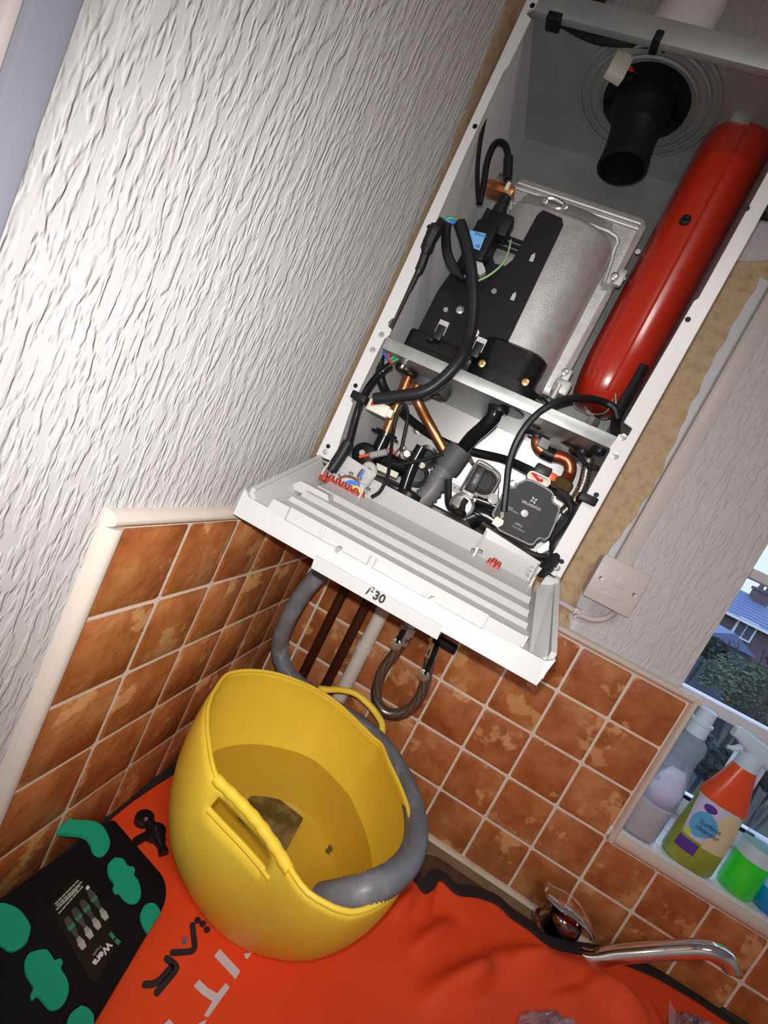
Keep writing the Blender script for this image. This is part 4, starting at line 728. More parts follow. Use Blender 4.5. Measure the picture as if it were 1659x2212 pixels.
# ================================================================ PIPES BELOW THE BOILER
def pipe(name, label, cat, x, y, r, z0, z1, m, group=None, clips=()):
    b = B(); lathe(b, (x, y, z0), (0, 0, 1), [(0, r), (z1 - z0, r)], 18)
    o = build(name, b, m, label=label, cat=cat, group=group)
    for z in clips:
        b = B(); lathe(b, (x, y, z - .07), (0, 0, 1), [(0, r + .005), (0.005, r + .03), (.135, r + .03), (.14, r + .005)], 18); box(b, (x - r * .8, y + r * .6, z - .06), (x + r * .8, 0.0, z + .06), .02); build('pipe_clip', b, 'creampipe', o)
    return o
pipe('copper_pipe', 'dark brown painted pipe on the tiles, the one nearer the left corner', 'pipe', .935, -.26, .105, -4.98, 1.06, 'brownpipe')
pipe('copper_pipe', 'dark brown painted pipe on the tiles, the one beside the white pipe', 'pipe', 1.475, -.26, .105, -4.98, 1.06, 'brownpipe')
pipe('waste_pipe', 'white plastic pipe clipped to the tiles beside two brown pipes', 'pipe', 1.84, -.25, .15, -4.98, 1.06, 'creampipe', clips=(-2.12,))
for p in ((1.428,-0.05,-1.979), (1.467,-0.05,-2.998)):
    b = B(); box(b, (p[0] - .055, -.15, p[2] - .045), (p[0] + .06, 0, p[2] + .045), .02)
    build('pipe_clip', b, 'creampipe', label='small cream pipe clip on the tiles, the %s of two beside the white pipe' % ('upper' if p[2] > -2.3 else 'lower'), cat='clip')

# ================================================================ FILLING LOOP
LP = thing('filling_loop', 'braided steel filling loop hanging in a U below the boiler', 'hose', (2.8, -.8, -2.9))
b = B(); tube(b, [(2.513,-0.8,-1.284),(2.489,-0.8,-1.472),(2.457,-0.8,-1.726),(2.406,-0.8,-2.067),(2.445,-0.8,-2.408),(2.542,-0.8,-2.641),(2.735,-0.8,-2.781),(2.967,-0.8,-2.737),(3.161,-0.8,-2.528),(3.242,-0.8,-2.238),(3.208,-0.8,-1.88),(3.122,-0.8,-1.576),(3.057,-0.8,-1.313),(3.055,-0.8,-1.063)], .105, 16, 8, uv=True); build('braided_hose', b, 'braid', LP)
for a_, c_ in (((2.477,-0.8,-1.174), (2.496,-0.8,-1.447)), ((3.029,-0.8,-1.029), (3.081,-0.8,-1.399))):
    b = B(); d = Vector(c_) - Vector(a_); lathe(b, a_, d, [(-.5, .13), (-.1, .13), (-.09, .17), (.06, .17), (.08, .12), (d.length, .125)], 6); build('connector', b, 'steel', LP)
b = B(); p = (3.159,-0.9,-0.997); box(b, (p[0] - .2, -1.0, p[2] - .08), (p[0] + .26, -.85, p[2] + .08), .03); lathe(b, (p[0] - .15, -.9, p[2] + .02), (0, 1, 0), [(0, .14), (.3, .14)], 14); build('tap_lever', b, 'black', LP)
for st, e_ in (([(2.426,-1,-1.142),(2.413,-1,-1.308),(2.422,-1,-1.442)], (2.41,-1,-1.439)), ([(3.077,-1,-1.051),(3.109,-1,-1.356),(3.126,-1,-1.652)], (3.112,-1,-1.681))):
    b = B(); tube(b, st, .05, 8, 3); build('strap', b, 'black', LP)
    b = B(); lathe(b, e_, (0, -1, 0), [(0, .115), (.03, .115), (.04, .1), (.04, .05), (.07, .048), (.07, .01)], 20); build('blanking_cap', b, 'steel', LP)

# ================================================================ ITEMS ON THE BACK WALL
FC = thing('fused_spur', 'square white fused switch plate on the wall right of the boiler', 'switch', (5.35, 0, .9))
b = B(); box(b, (4.97, -.34, .93), (5.75, .06, 1.70), .03); build('back_box', b, 'faceplate', FC)
b = B(); box(b, (4.93, -.42, .895), (5.785, -.33, 1.735), .025); build('faceplate', b, 'faceplate', FC)
b = B(); box(b, (5.29, -.435, 1.30), (5.48, -.41, 1.52), .008); build('fuse_carrier', b, 'faceplate', FC)
b = B(); box(b, (5.2, -.43, 1.08), (5.52, -.41, 1.14), .008); build('cord_cover', b, 'faceplate', FC)
for p in ((5.056,-0.42,1.317), (5.66,-0.42,1.316)): screw('screw', p, (0, -1, 0), .035, FC)
b = B(); box(b, (5.21, -.10, 1.72), (5.50, .07, 7.6), .02); box(b, (5.205, -.12, 1.72), (5.25, .0, 7.6), .01); build('cable_trunking', b, 'faceplate', label='long white cable trunking rising from the fused switch plate', cat='trunking')
b = B(); tube(b, [(4.575,-0.06,0.504),(4.787,-0.06,0.544),(5.006,-0.06,0.528),(5.145,-0.06,0.507),(5.38,-0.06,0.543),(5.544,-0.06,0.658),(5.637,-0.06,0.821),(5.632,-0.15,0.94)], .055, 10)
cw = build('flex_cable', b, 'faceplate', label='white flex looping from under the fused switch plate to the boiler', cat='cable')
b = B(); p = (5.076,-0.1,0.539); box(b, (p[0] - .08, -.14, p[2] - .09), (p[0] + .08, .06, p[2] + .07), .03); build('cable_clip', b, 'faceplate', cw); screw('nail', (5.06,-0.15,0.483), (0, -1, 0), .03, cw)
b = B(); lathe(b, (.02, -.3, 8.2), (0, 0, 1), [(0, .14), (3.3, .14)], 16); build('riser_pipe', b, 'brownpipe', label='dark red pipe above the boiler, the one at the left wall', cat='pipe')
b = B(); lathe(b, (.36, -.3, 8.2), (0, 0, 1), [(0, .14), (3.3, .14)], 16); build('riser_pipe', b, 'brownpipe', label='dark red pipe above the boiler, the one nearer the white flue', cat='pipe')
FL = thing('flue_pipe', 'white flue elbow on top of the boiler running back into the wall', 'flue', (2.0, -1.3, 8.12))
b = B(); lathe(b, (2.0, -1.4, 8.12), (0, 0, 1), [(0, .62), (.12, .62), (.14, .55), (.9, .50), (1.1, .47)], 32); build('flue_collar', b, 'flue', FL)
b = B(); tube(b, [(2.0, -1.4, 9.15), (2.0, -1.38, 9.6), (1.98, -1.2, 10.0), (1.96, -.8, 10.25), (1.95, -.3, 10.3), (1.95, .06, 10.3)], .46, 28, 5); build('flue_bend', b, 'flue', FL)
b = B(); q = (4.417,-0.1,8.28); lathe(b, (4.62, .07, 8.45), (0, -1, 0), [(0, .42), (.2, .42), (.22, .36), (.1, .34), (.1, .01)], 28); build('pipe_sleeve', b, 'rubber', label='black round pipe sleeve on the wall right of the boiler top', cat='sleeve')

# ================================================================ WORKTOP, SINK, MAT
WZ = -5.0
b = B(); box(b, (-0.01, -6.3, WZ - .38), (4.55, 0, WZ), .02); box(b, (4.55, -.47, WZ - .38), (11.4, 0, WZ), .02); box(b, (4.55, -6.3, WZ - .38), (11.4, -5.6, WZ), .02); box(b, (11.4, -6.3, WZ - .38), (21.9, 0, WZ), .02)
build('worktop', b, 'worktop', label='brown worktop under the tools along both walls', cat='worktop', smooth=30)
b = B(); box(b, (0.1, -5.8, FLR + 1.0), (21.8, -.1, WZ - 1.6)); cb = build('base_cabinet', b, 'doorlight', label='row of base units carrying the worktop', cat='cabinet', smooth=0)
for i in range(4):
    b = B(); box(b, (.2 + i * 5.4, -6.0, FLR + 1.1), (5.5 + i * 5.4, -5.8, WZ - 1.65), .04); build('door', b, 'doorlight', cb)
b = B(); ro = [(x, y) for x, y in rrect(7.98, -3.0, 6.8, 5.1, .5, 5)]; ri = [(x, y) for x, y in rrect(7.98, -3.0, 6.4, 4.7, .45, 5)]; r2 = [(x, y) for x, y in rrect(7.98, -3.0, 6.0, 4.3, .4, 5)]
loft(b, [[(x, y, -5.02) for x, y in ro], [(x, y, -4.93) for x, y in ro], [(x, y, -4.90) for x, y in ri], [(x, y, -4.96) for x, y in r2], [(x, y, -6.4) for x, y in r2]], cap=False)
b.faces.new([b.verts.new((x, y, -6.4)) for x, y in r2]); bmesh.ops.remove_doubles(b, verts=b.verts[:], dist=.001)
build('sink', b, 'sink', label='dark brown composite sink mostly hidden under the orange mat', cat='sink', smooth=50)

# orange tool mat: one cloth, hem tape and printing laid on it
EDGE = [(.03, -6.1, -4.86), (.03, -5.6, -4.86), (.03, -5.1, -4.86)] + [(0.061,-4.39,-4.86),(0.026,-3.799,-4.86),(0.036,-3.217,-4.86),(0.123,-2.51,-4.86),(0.248,-1.965,-4.86)] + [(1.0, -1.25, -4.86), (1.8, -1.05, -4.86), (2.8, -.95, -4.86), (3.7, -1.1, -4.86)] + [(4.396,-1.537,-4.7),(4.721,-1.732,-4.7),(4.887,-1.558,-4.7),(5.007,-1.266,-4.7),(5.33,-1.32,-4.7),(5.719,-1.097,-4.7),(6.094,-0.975,-4.7),(6.342,-1.05,-4.7),(6.69,-1.047,-4.7),(7.07,-1.096,-4.7),(7.471,-0.939,-4.7),(8.136,-0.572,-4.7),(8.702,-0.362,-4.7),(9.258,-0.213,-4.7),(9.95,-0.146,-4.7),(10.438,-0.147,-4.7),(10.853,-0.113,-4.7),(11.582,-0.063,-4.7)]
def mat_z(x, y):
    base = -4.93 + .12 * max(0, min(1, (x - 3.3) / 1.1)) ** 1.5 + .10 * max(0, min(1, (x - 5.5) / 3))
    w = max(0.0, min(1.0, (x - 3.0) / 1.4))
    def ridge(ax, ay, bx, by, h, s):
        t = ((x - ax) * (bx - ax) + (y - ay) * (by - ay)) / ((bx - ax) ** 2 + (by - ay) ** 2); t = max(0, min(1, t)); d = math.hypot(x - ax - t * (bx - ax), y - ay - t * (by - ay)); return h * math.exp(-(d / s) ** 2) * math.sin(math.pi * min(1, max(.0, t * .96 + .04))) 
    z = base + w * (.05 * math.sin(2.1 * x + 1.3 * y) * math.sin(1.1 * y - .4))
    for r_ in RID: z += ridge(*r_)
    return z
RID = []
for a_, c_, h, s in (((5,-3.224,-4.8), (6.264,-1.799,-4.75), .20, .17), ((6.025,-2.059,-4.75), (8.007,-0.768,-4.7), .26, .22), ((4.289,-2.444,-4.8), (4.859,-1.331,-4.75), .16, .13), ((4.715,-2.722,-4.8), (5.41,-1.634,-4.8), .12, .14), ((7.527,-1.249,-4.75), (8.759,-1.224,-4.7), .22, .3), ((5.519,-2.8,-4.8), (5.975,-2.234,-4.8), .10, .12), ((6.969,-2.071,-4.8), (8.048,-1.174,-4.8), .12, .16)):
    RID.append((a_[0], a_[1], c_[0], c_[1], h * 1.5, s * .85))
EP = smooth_path(EDGE, 8); YB = -6.05
b = B(); rows = []
for p in EP:
    row = []
    for j in range(61):
        t = (j / 60) ** 1.15; y = p.y + (YB - p.y) * t; z = mat_z(p.x, y); f = min(1, j / 8); z = z * f + (p.z + .02) * (1 - f) if p.x > 4.2 else z
        row.append(b.verts.new((p.x + .08 * t, y, z)))
    rows.append(row)
for a_, c_ in zip(rows, rows[1:]):
    for j in range(60):
        try: b.faces.new((a_[j], c_[j], c_[j + 1], a_[j + 1]))
        except ValueError: pass
omat = build('tool_mat', b, 'orange', label='orange fabric tool mat with black hem spread over worktop and sink', cat='mat', smooth=180, solid=.004, origin=(4.0, -3.5, -4.95))
b = B(); hem = []
for i, p in enumerate(EP):
    d = (EP[min(i + 1, len(EP) - 1)] - EP[max(i - 1, 0)]); d.z = 0; d.normalize(); nrm = Vector((d.y, -d.x, 0)); z0 = p.z if p.x > 4.2 else mat_z(p.x, p.y)
    hem.append([(p + nrm * w_).to_tuple()[:2] + (z0 + dz,) for w_, dz in ((-.20, .05), (-.10, .085), (.0, .075), (.02, .02), (0, -.02), (-.1, -.02), (-.2, .0))])
loft(b, hem); build('hem', b, 'hem', omat, smooth=60, label='black hem tape along the edge')
def ink_quad(pts, m, name='printed_letter'):
    b = B(); P = [(p[0], p[1], mat_z(p[0], p[1]) + .028) for p in pts]; prism(b, P, (0, 0, -.02)); return build(name, b, m, omat, smooth=0)
def stroke(pts, r, m):
    P = smooth_path([(p[0], p[1], 0) for p in pts], 4); L_, R2 = [], []
    for i, p in enumerate(P):
        d = P[min(i + 1, len(P) - 1)] - P[max(i - 1, 0)]; d.normalize(); n_ = Vector((-d.y, d.x, 0)); L_.append(p + n_ * r); R2.append(p - n_ * r)
    def capend(p, d): a0 = math.atan2(d.y, d.x); return [p + Vector((math.cos(a0 + math.pi / 2 - math.pi * k / 6), math.sin(a0 + math.pi / 2 - math.pi * k / 6), 0)) * r for k in range(1, 6)]
    poly = L_ + capend(P[-1], (P[-1] - P[-2])) + R2[::-1] + capend(P[0], (P[0] - P[1]))
    b = B(); prism(b, [(p.x, p.y, mat_z(p.x, p.y) + .028) for p in poly], (0, 0, -.02)); return build('printed_mark', b, m, omat, smooth=0)
ink_quad([(2.359,-4.182,-4.92),(2.717,-4.232,-4.92),(2.713,-4.331,-4.92),(2.348,-4.283,-4.92)], 'print_white')
ink_quad([(2.342,-4.582,-4.92),(2.476,-4.593,-4.92),(2.606,-4.573,-4.92),(2.631,-4.435,-4.92),(2.698,-4.441,-4.92),(2.65,-4.805,-4.92),(2.6,-4.815,-4.92),(2.602,-4.662,-4.92),(2.464,-4.674,-4.92),(2.329,-4.665,-4.92)], 'print_white')
ink_quad([(2.294,-5.048,-4.92),(2.433,-5.059,-4.92),(2.509,-5.026,-4.92),(2.647,-4.833,-4.92),(2.657,-4.889,-4.92),(2.563,-5.091,-4.92),(2.423,-5.114,-4.92),(2.276,-5.115,-4.92)], 'print_white')
ink_quad([(2.657,-4.042,-4.92),(2.734,-3.977,-4.92),(2.724,-4.065,-4.92),(2.685,-4.073,-4.92)], 'print_white')
stroke([(1.905,-4.165,-4.92),(1.997,-4.256,-4.92),(2.083,-4.348,-4.92),(2.065,-4.416,-4.92),(1.903,-4.544,-4.92)], .035, 'ink')
stroke([(1.891,-4.629,-4.92),(2.02,-4.628,-4.92),(2.049,-4.676,-4.92),(2.036,-4.804,-4.92),(2.021,-4.934,-4.92)], .038, 'ink')
stroke([(1.988,-4.672,-4.92),(1.967,-4.828,-4.92),(1.93,-4.9,-4.92),(1.863,-4.952,-4.92)], .036, 'ink')
stroke([(1.939,-4.379,-4.92),(1.931,-4.347,-4.92)], .03, 'print_grey')
for p in [(1.919,-4.083,-4.92),(2,-4.077,-4.92),(2.087,-4.1,-4.92)]: stroke([p, (p[0] + .004, p[1] + .004, p[2])], .04, 'ink')

# black buckle strap lying on the mat
b = B(); tube(b, [(0.371,-3.426,-4.88),(0.492,-3.466,-4.88),(0.651,-3.511,-4.88)], .075, 10, 4); tube(b, [(0.56,-3.81,-4.88),(0.6,-3.672,-4.88),(0.656,-3.516,-4.88)], .065, 10, 4); tube(b, [(0.677,-3.509,-4.88),(0.827,-3.595,-4.88),(0.991,-3.699,-4.88)], [.10, .085, .06, .07], 10, 4)
p = (0.39,-3.465,-4.86); lathe(b, (p[0], p[1], -4.92), (0, 0, 1), [(0, .14), (.08, .14), (.11, .10)], 12); p = (0.668,-3.53,-4.86); lathe(b, (p[0], p[1], -4.92), (0, 0, 1), [(0, .15), (.08, .15), (.1, .1)], 12)
bk = build('strap_buckle', b, 'blackgloss', label='black Y-shaped buckle strap on the orange mat between case and bucket', cat='buckle')
for p in ((0.443,-3.522,-4.8), (0.677,-3.542,-4.8)): screw('rivet', (p[0], p[1], -4.81), (0, 0, 1), .03, bk)

# ================================================================ BLACK TOOL CASE
def cz(x): return -4.197 - .3 * x          # the pouch is fuller along the wall, so its top slopes away from it
TCo = thing('tool_case', 'black fabric tool case with green felt patches on the orange mat', 'case', (.9, -5.3, -4.93))
q1, q2, q3 = (.27, -4.21), (1.51, -4.16), (1.72, -5.59)
out = [(.30, -4.26), (.34, -4.22)] + [(1.515 - .3 + .3 * math.sin(t), -4.17 - .3 + .3 * math.cos(t)) for t in (math.pi / 2 * i / 8 for i in range(9))] + [(1.535, -4.6), (1.80, -6.15), (.17, -6.15)]
cen = (.95, -5.2)
def shr(f): return [(cen[0] + (x - cen[0]) * f, cen[1] + (y - cen[1]) * f) for x, y in out]
b = B(); loft(b, [[(x, y, -4.90 + d if d is not None else cz(x) + dz) for x, y in shr(f)] for f, d, dz in ((.96, 0, 0), (.99, .03, 0), (1.0, None, -.05), (.99, None, -.012), (.965, None, 0))]); build('case_body', b, 'case', TCo, smooth=40)
b = B(); loft(b, [[(x, y, (cz(x) - 4.9) / 2 + d) for x, y in shr(f)] for f, d in ((.99, -.04), (1.004, -.03), (1.004, .03), (.99, .04))], cap=False); build('zip', b, 'hem', TCo)
b = B(); prism(b, [(0.549,-5.007,-4.358),(0.566,-4.933,-4.363),(0.738,-4.913,-4.414),(1.351,-5.018,-4.598),(1.394,-5.046,-4.611),(1.472,-5.361,-4.635),(1.456,-5.395,-4.63),(1.377,-5.417,-4.606),(0.647,-5.348,-4.387),(0.605,-5.331,-4.374)], (0, 0, -.01)); build('label', b, 'caselabel', TCo, smooth=0, label='glossy black printed card')
def blob(pts, h=.028, m='green_pad', nm='felt_patch', k=5):
    P = smooth_path(list(pts) + [pts[0]], k)[:-1]; c = sum((Vector(p) for p in P), Vector()) / len(P)
    b = B(); loft(b, [[(p[0], p[1], cz(p[0]) - .01) for p in P], [(p[0], p[1], cz(p[0]) + h * .7) for p in P], [(c.x + (p[0] - c.x) * .97, c.y + (p[1] - c.y) * .97, cz(p[0]) + h) for p in P]]); return build(nm, b, m, TCo, smooth=30)
blob([(-0.013,-4.656,-4.173),(0.04,-4.642,-4.189),(0.126,-4.535,-4.215),(0.236,-4.442,-4.248),(0.368,-4.413,-4.287),(0.525,-4.463,-4.334),(0.587,-4.57,-4.353),(0.565,-4.657,-4.346),(0.47,-4.688,-4.318),(0.39,-4.662,-4.294),(0.266,-4.671,-4.257),(0.143,-4.778,-4.22),(0.04,-4.869,-4.189),(-0.005,-4.783,-4.176)])
blob([(0.691,-4.53,-4.384),(0.771,-4.462,-4.408),(0.87,-4.468,-4.438),(0.925,-4.423,-4.454),(0.983,-4.434,-4.472),(1.003,-4.474,-4.478),(1.103,-4.476,-4.508),(1.216,-4.535,-4.542),(1.253,-4.62,-4.553),(1.205,-4.69,-4.538),(1.118,-4.726,-4.512),(1.033,-4.727,-4.487),(1.002,-4.758,-4.478),(0.943,-4.752,-4.46),(0.906,-4.709,-4.449),(0.796,-4.699,-4.416),(0.703,-4.639,-4.388)])
blob([(1.352,-4.539,-4.583),(1.421,-4.482,-4.603),(1.537,-4.493,-4.638),(1.548,-4.599,-4.641),(1.563,-4.728,-4.646),(1.465,-4.731,-4.617),(1.378,-4.691,-4.59),(1.339,-4.612,-4.579)])
blob([(0.28,-5.851,-4.261),(0.249,-5.68,-4.252),(0.325,-5.608,-4.275),(0.449,-5.562,-4.312),(0.601,-5.562,-4.357),(0.657,-5.588,-4.374),(0.716,-5.663,-4.392),(0.71,-5.744,-4.39),(0.669,-5.801,-4.378),(0.587,-5.829,-4.353),(0.409,-5.88,-4.3)])
blob([(0.839,-5.633,-4.429),(0.898,-5.572,-4.447),(0.981,-5.566,-4.471),(1.029,-5.567,-4.486),(1.056,-5.522,-4.494),(1.107,-5.526,-4.509),(1.13,-5.563,-4.516),(1.243,-5.572,-4.55),(1.33,-5.612,-4.576),(1.374,-5.699,-4.589),(1.352,-5.773,-4.583),(1.296,-5.808,-4.566),(1.197,-5.815,-4.536),(1.143,-5.827,-4.52),(1.135,-5.868,-4.518),(1.088,-5.857,-4.503),(1.06,-5.812,-4.495),(0.933,-5.802,-4.457),(0.844,-5.765,-4.43),(0.808,-5.701,-4.42)])
blob([(1.509,-5.601,-4.63),(1.577,-5.57,-4.65),(1.674,-5.571,-4.679),(1.738,-5.657,-4.698),(1.646,-5.752,-4.671),(1.527,-5.769,-4.635),(1.482,-5.702,-4.621)])
# printed content of the card
def flat(pts, m, nm='print'): b = B(); prism(b, [(p[0], p[1], cz(p[0]) + .010) for p in pts], (0, 0, -.006)); return build(nm, b, m, TCo, smooth=0)
for (a_, c_) in (([(0.774,-4.974,-4.419),(0.78,-4.935,-4.421)], [(1.109,-4.999,-4.52),(1.118,-4.954,-4.522)]), ([(0.798,-5.091,-4.426),(0.804,-5.053,-4.428)], [(1.119,-5.108,-4.523),(1.128,-5.064,-4.525)]), ([(0.804,-5.195,-4.428),(0.81,-5.159,-4.43)], [(1.126,-5.216,-4.525),(1.134,-5.174,-4.527)]), ([(0.816,-5.295,-4.432),(0.823,-5.26,-4.434)], [(1.144,-5.323,-4.53),(1.153,-5.283,-4.533)])):
    A, C_ = (Vector(a_[0]) + Vector(a_[1])) / 2, (Vector(c_[0]) + Vector(c_[1])) / 2; d = (C_ - A); n_ = Vector((-d.y, d.x, 0)).normalized()
    for t0, t1, w0, w1, m_ in ((-.05, .12, .022, .036, 'tooldark'), (.12, .22, .036, .036, 'tooldark'), (.22, .34, .038, .036, 'printgreen'), (.34, .66, .030, .014, 'tooldark'), (.66, .82, .020, .030, 'printgrey'), (.82, 1.04, .036, .024, 'paleink')):
        flat([A + d * t0 + n_ * w0, A + d * t1 + n_ * w1, A + d * t1 - n_ * w1, A + d * t0 - n_ * w0], m_)
tx = Vector((1.351,-5.284,-4.592)) - Vector((1.333,-5.097,-4.587)); ty = Vector((.287, 0, .958)).cross(tx)
text('lettering', 'Wera', 'print_white', TCo, (1.335,-5.206,-4.586), tuple(tx), tuple(ty), .098, bold=.004, depth=.006)
text('lettering', 'Tools', 'printgrey', TCo, (1.273,-5.226,-4.567), tuple(tx), tuple(ty), .05, depth=.006)
for q in ([(1.249,-5.017,-4.562),(1.325,-5.013,-4.585),(1.326,-5.047,-4.585),(1.25,-5.051,-4.562)], [(1.339,-5.011,-4.589),(1.403,-4.997,-4.608),(1.402,-5.042,-4.608),(1.344,-5.047,-4.59)]): flat(q, 'printgreen', 'emblem')
for q in ([(0.624,-5.287,-4.374),(0.603,-4.968,-4.368)], [(0.649,-5.286,-4.382),(0.638,-4.95,-4.379)], [(0.672,-5.269,-4.389),(0.655,-4.987,-4.383)], [(0.677,-5.306,-4.39),(0.672,-5.036,-4.388)], [(0.721,-5.308,-4.403),(0.683,-4.97,-4.392)]):
    A, C_ = Vector(q[0]), Vector(q[1]); d = C_ - A; n_ = Vector((-d.y, d.x, 0)).normalized() * .008; k_ = 7
    b = B()
    for i in range(k_):
        t0, t1 = i / k_, (i + .82) / k_; prism(b, [A + d * t0 + n_, A + d * t1 + n_, A + d * t1 - n_, A + d * t0 - n_], (0, 0, -.005))
    build('print', b, 'paleink', TCo, smooth=0)
b = B(); lathe(b, (0.732,-4.948,-4.411), (0.287, 0, .958), [(0, .022), (.006, .022)], 14); build('print', b, 'print_white', TCo)

# ================================================================ YELLOW FLEXIBLE BUCKET
BU = thing('bucket', 'yellow flexible rubber bucket with dirty water and a hose end inside', 'bucket', (2.34, -2.81, -4.9))
RIM = [(0.565,-3.528,-2.5),(0.429,-3.037,-2.5),(0.471,-2.705,-2.52),(0.648,-2.323,-2.56),(0.891,-1.978,-2.62),(1.238,-1.698,-2.68),(1.546,-1.508,-2.74),(1.922,-1.407,-2.8),(2.286,-1.513,-2.8),(2.831,-1.84,-2.74),(3.003,-1.949,-2.7),(3.207,-2.323,-2.65),(3.459,-2.727,-2.6),(3.657,-3.101,-2.56),(3.749,-3.374,-2.53),(3.84,-3.67,-2.5),(3.893,-3.939,-2.5),(3.858,-4.27,-2.5),(3.757,-4.581,-2.5),(3.624,-4.826,-2.5),(3.457,-5.03,-2.5),(3.294,-5.118,-2.5),(3.157,-5.15,-2.5),(2.967,-5.168,-2.5),(2.805,-5.116,-2.5),(2.669,-5.049,-2.5),(2.438,-4.934,-2.5),(2.154,-4.82,-2.5),(1.883,-4.75,-2.5),(1.668,-4.708,-2.5),(1.499,-4.676,-2.5),(1.339,-4.56,-2.5),(1.122,-4.337,-2.5),(0.894,-4.078,-2.5),(0.701,-3.804,-2.5)]
NR = 120; bc = Vector((2.34, -2.81, -4.9)); rc = sum((Vector(p) for p in RIM), Vector()) / len(RIM)
rp = smooth_path(RIM + [RIM[0]], 10)[:-1]; seg = [0]
for a_, c_ in zip(rp, rp[1:] + rp[:1]): seg.append(seg[-1] + (c_ - a_).length)
rim = []
for i in range(NR):
    s = seg[-1] * i / NR; j = max(k for k in range(len(seg) - 1) if seg[k] <= s); f = (s - seg[j]) / (seg[j + 1] - seg[j]); rim.append(rp[j].lerp(rp[(j + 1) % len(rp)], f))
ang = [math.atan2(p.y - rc.y, p.x - rc.x) for p in rim]
LV = [0, .04, .12, .24, .38, .52, .66, .78, .86, .905, .95, 1.0]
def bpt(i, t):
    a = ang[i]; r0 = 1.20; base = Vector((bc.x + r0 * math.cos(a), bc.y + r0 * math.sin(a), bc.z)); p = base.lerp(rim[i], t)
    cen_ = Vector((bc.x, bc.y, bc.z)).lerp(rc, t); o = p - cen_; o.z = 0; bul = (.20 + .20 * max(0, math.cos(a - 3.6)) ** 1.5) * max(0.0, math.sin(math.pi * min(1, t))) ** .8
    return p + o.normalized() * bul
def nearest(px): v = Vector(px); return min(range(NR), key=lambda i: (rim[i] - v).length)
SL = sorted((nearest((1.683,-4.711,-2.5)), nearest((2.561,-4.997,-2.5))))
b = B(); R_ = [[b.verts.new(bpt(i, t)) for i in range(NR)] for t in LV]
for k in range(len(LV) - 1):
    for i in range(NR):
        if k in (8, 9) and SL[0] + 1 <= i < SL[1]: continue
        b.faces.new((R_[k][i], R_[k][(i + 1) % NR], R_[k + 1][(i + 1) % NR], R_[k + 1][i]))
b.faces.new(R_[0][::-1])
build('bucket_wall', b, 'yellow', BU, smooth=70, solid=.0035)
b = B(); tube(b, [p + Vector((0, 0, .0)) for p in rim] + [rim[0]], .030, 8, 1, cap=False); build('rim_bead', b, 'yellow', BU, smooth=70)
b = B(); gp = [rim[i] for i in range(SL[0] - 2, SL[1] + 3)]; gp = smooth_path(gp, 3); tube(b, [p + Vector((0, 0, -.02)) for p in gp], [.06 + (.006 if (i // 3) % 2 else 0) for i in range(len(gp))], 10, 1); build('handle', b, 'yellow', BU, smooth=70, label='ribbed grip of the handle nearer the viewer')
b = B(); lp = [bpt(i, .86) for i in range(SL[0], SL[1] + 1)]; tube(b, lp, .035, 8, 1); build('slot_edge', b, 'yellow', BU)
b = B(); tube(b, [(1.567,-1.35,-2.801),(1.694,-1.35,-2.731),(1.907,-1.35,-2.596),(2.185,-1.35,-2.501),(2.475,-1.35,-2.535),(2.726,-1.35,-2.631),(2.88,-1.35,-2.749),(2.972,-1.35,-3.006)], [.07, .06, .055, .055, .06, .06, .06, .07], 10, 5); build('handle', b, 'yellow', BU, smooth=70, label='arched handle on the far side')
# murky water, with the square of sludge under it
def wring(z, sh): 
    t = (z - bc.z) / (rc.z - bc.z); out_ = []
    for i in range(NR):
        p = bpt(i, t); q = Vector((rc.x, rc.y, 0)).lerp(Vector((bc.x, bc.y, 0)), 1 - t); d = Vector((p.x - q.x, p.y - q.y, 0)); out_.append((p.x - d.normalized().x * sh, p.y - d.normalized().y * sh, z))
    return out_
b = B(); ring = [b.verts.new(p) for p in wring(-4.02, .03)]; f_ = b.faces.new(ring); build('water', b, 'water', label='shallow murky water standing in the yellow bucket', cat='water', smooth=0)
sq = [(1.34,-1.607,-4.84),(2.406,-1.7,-4.84),(2.442,-2.567,-4.84),(1.487,-2.492,-4.84)]
b = B(); loft(b, [[(p[0], p[1], z) for p in sq] for z in (-4.885, -4.83)]); bmesh.ops.bevel(b, geom=b.edges[:], offset=.02, segments=1, affect='EDGES'); build('sludge_plate', b, 'sludge', label='square plate caked in brown sludge at the bottom of the bucket', cat='debris')
for n_, (p, r, lb) in enumerate((((3.077,-1.843,-4.87), .07, 'larger'), ((3.044,-1.947,-4.87), .05, 'smaller'))):
    b = B(); lathe(b, (p[0], p[1], -4.89), (0, 0, 1), [(0, r), (.03, r * .8), (.05, r * .3)], 9); build('grit_flake', b, 'speck', label='dark flake of grit under the water, the %s of the two' % lb, cat='debris')

# grey corrugated drain hose looping from under the boiler round the bucket
HP = [(1.1, -1.9, 1.0), (1.0, -2.05, .2)] + [(0.852,-2.1,-0.528),(0.669,-2,-1.184),(0.583,-1.8,-1.939),(0.634,-1.55,-2.499),(0.934,-1.35,-2.879),(1.511,-1.15,-3.074),(2.077,-1.12,-3.091),(2.641,-1.3,-2.994),(3.138,-1.75,-2.863),(3.53,-2.3,-2.777),(3.775,-2.95,-2.65),(3.873,-3.5,-2.55),(3.854,-4,-2.473),(3.714,-4.45,-2.433),(3.501,-4.75,-2.465),(3.287,-4.8,-2.678),(3.125,-4.7,-2.961)]
b = B(); corrugated(b, HP, .158, .02, .05, 14); build('drain_hose', b, 'hosegrey', label='grey corrugated drain hose looping from boiler round the yellow bucket', cat='hose', smooth=80)

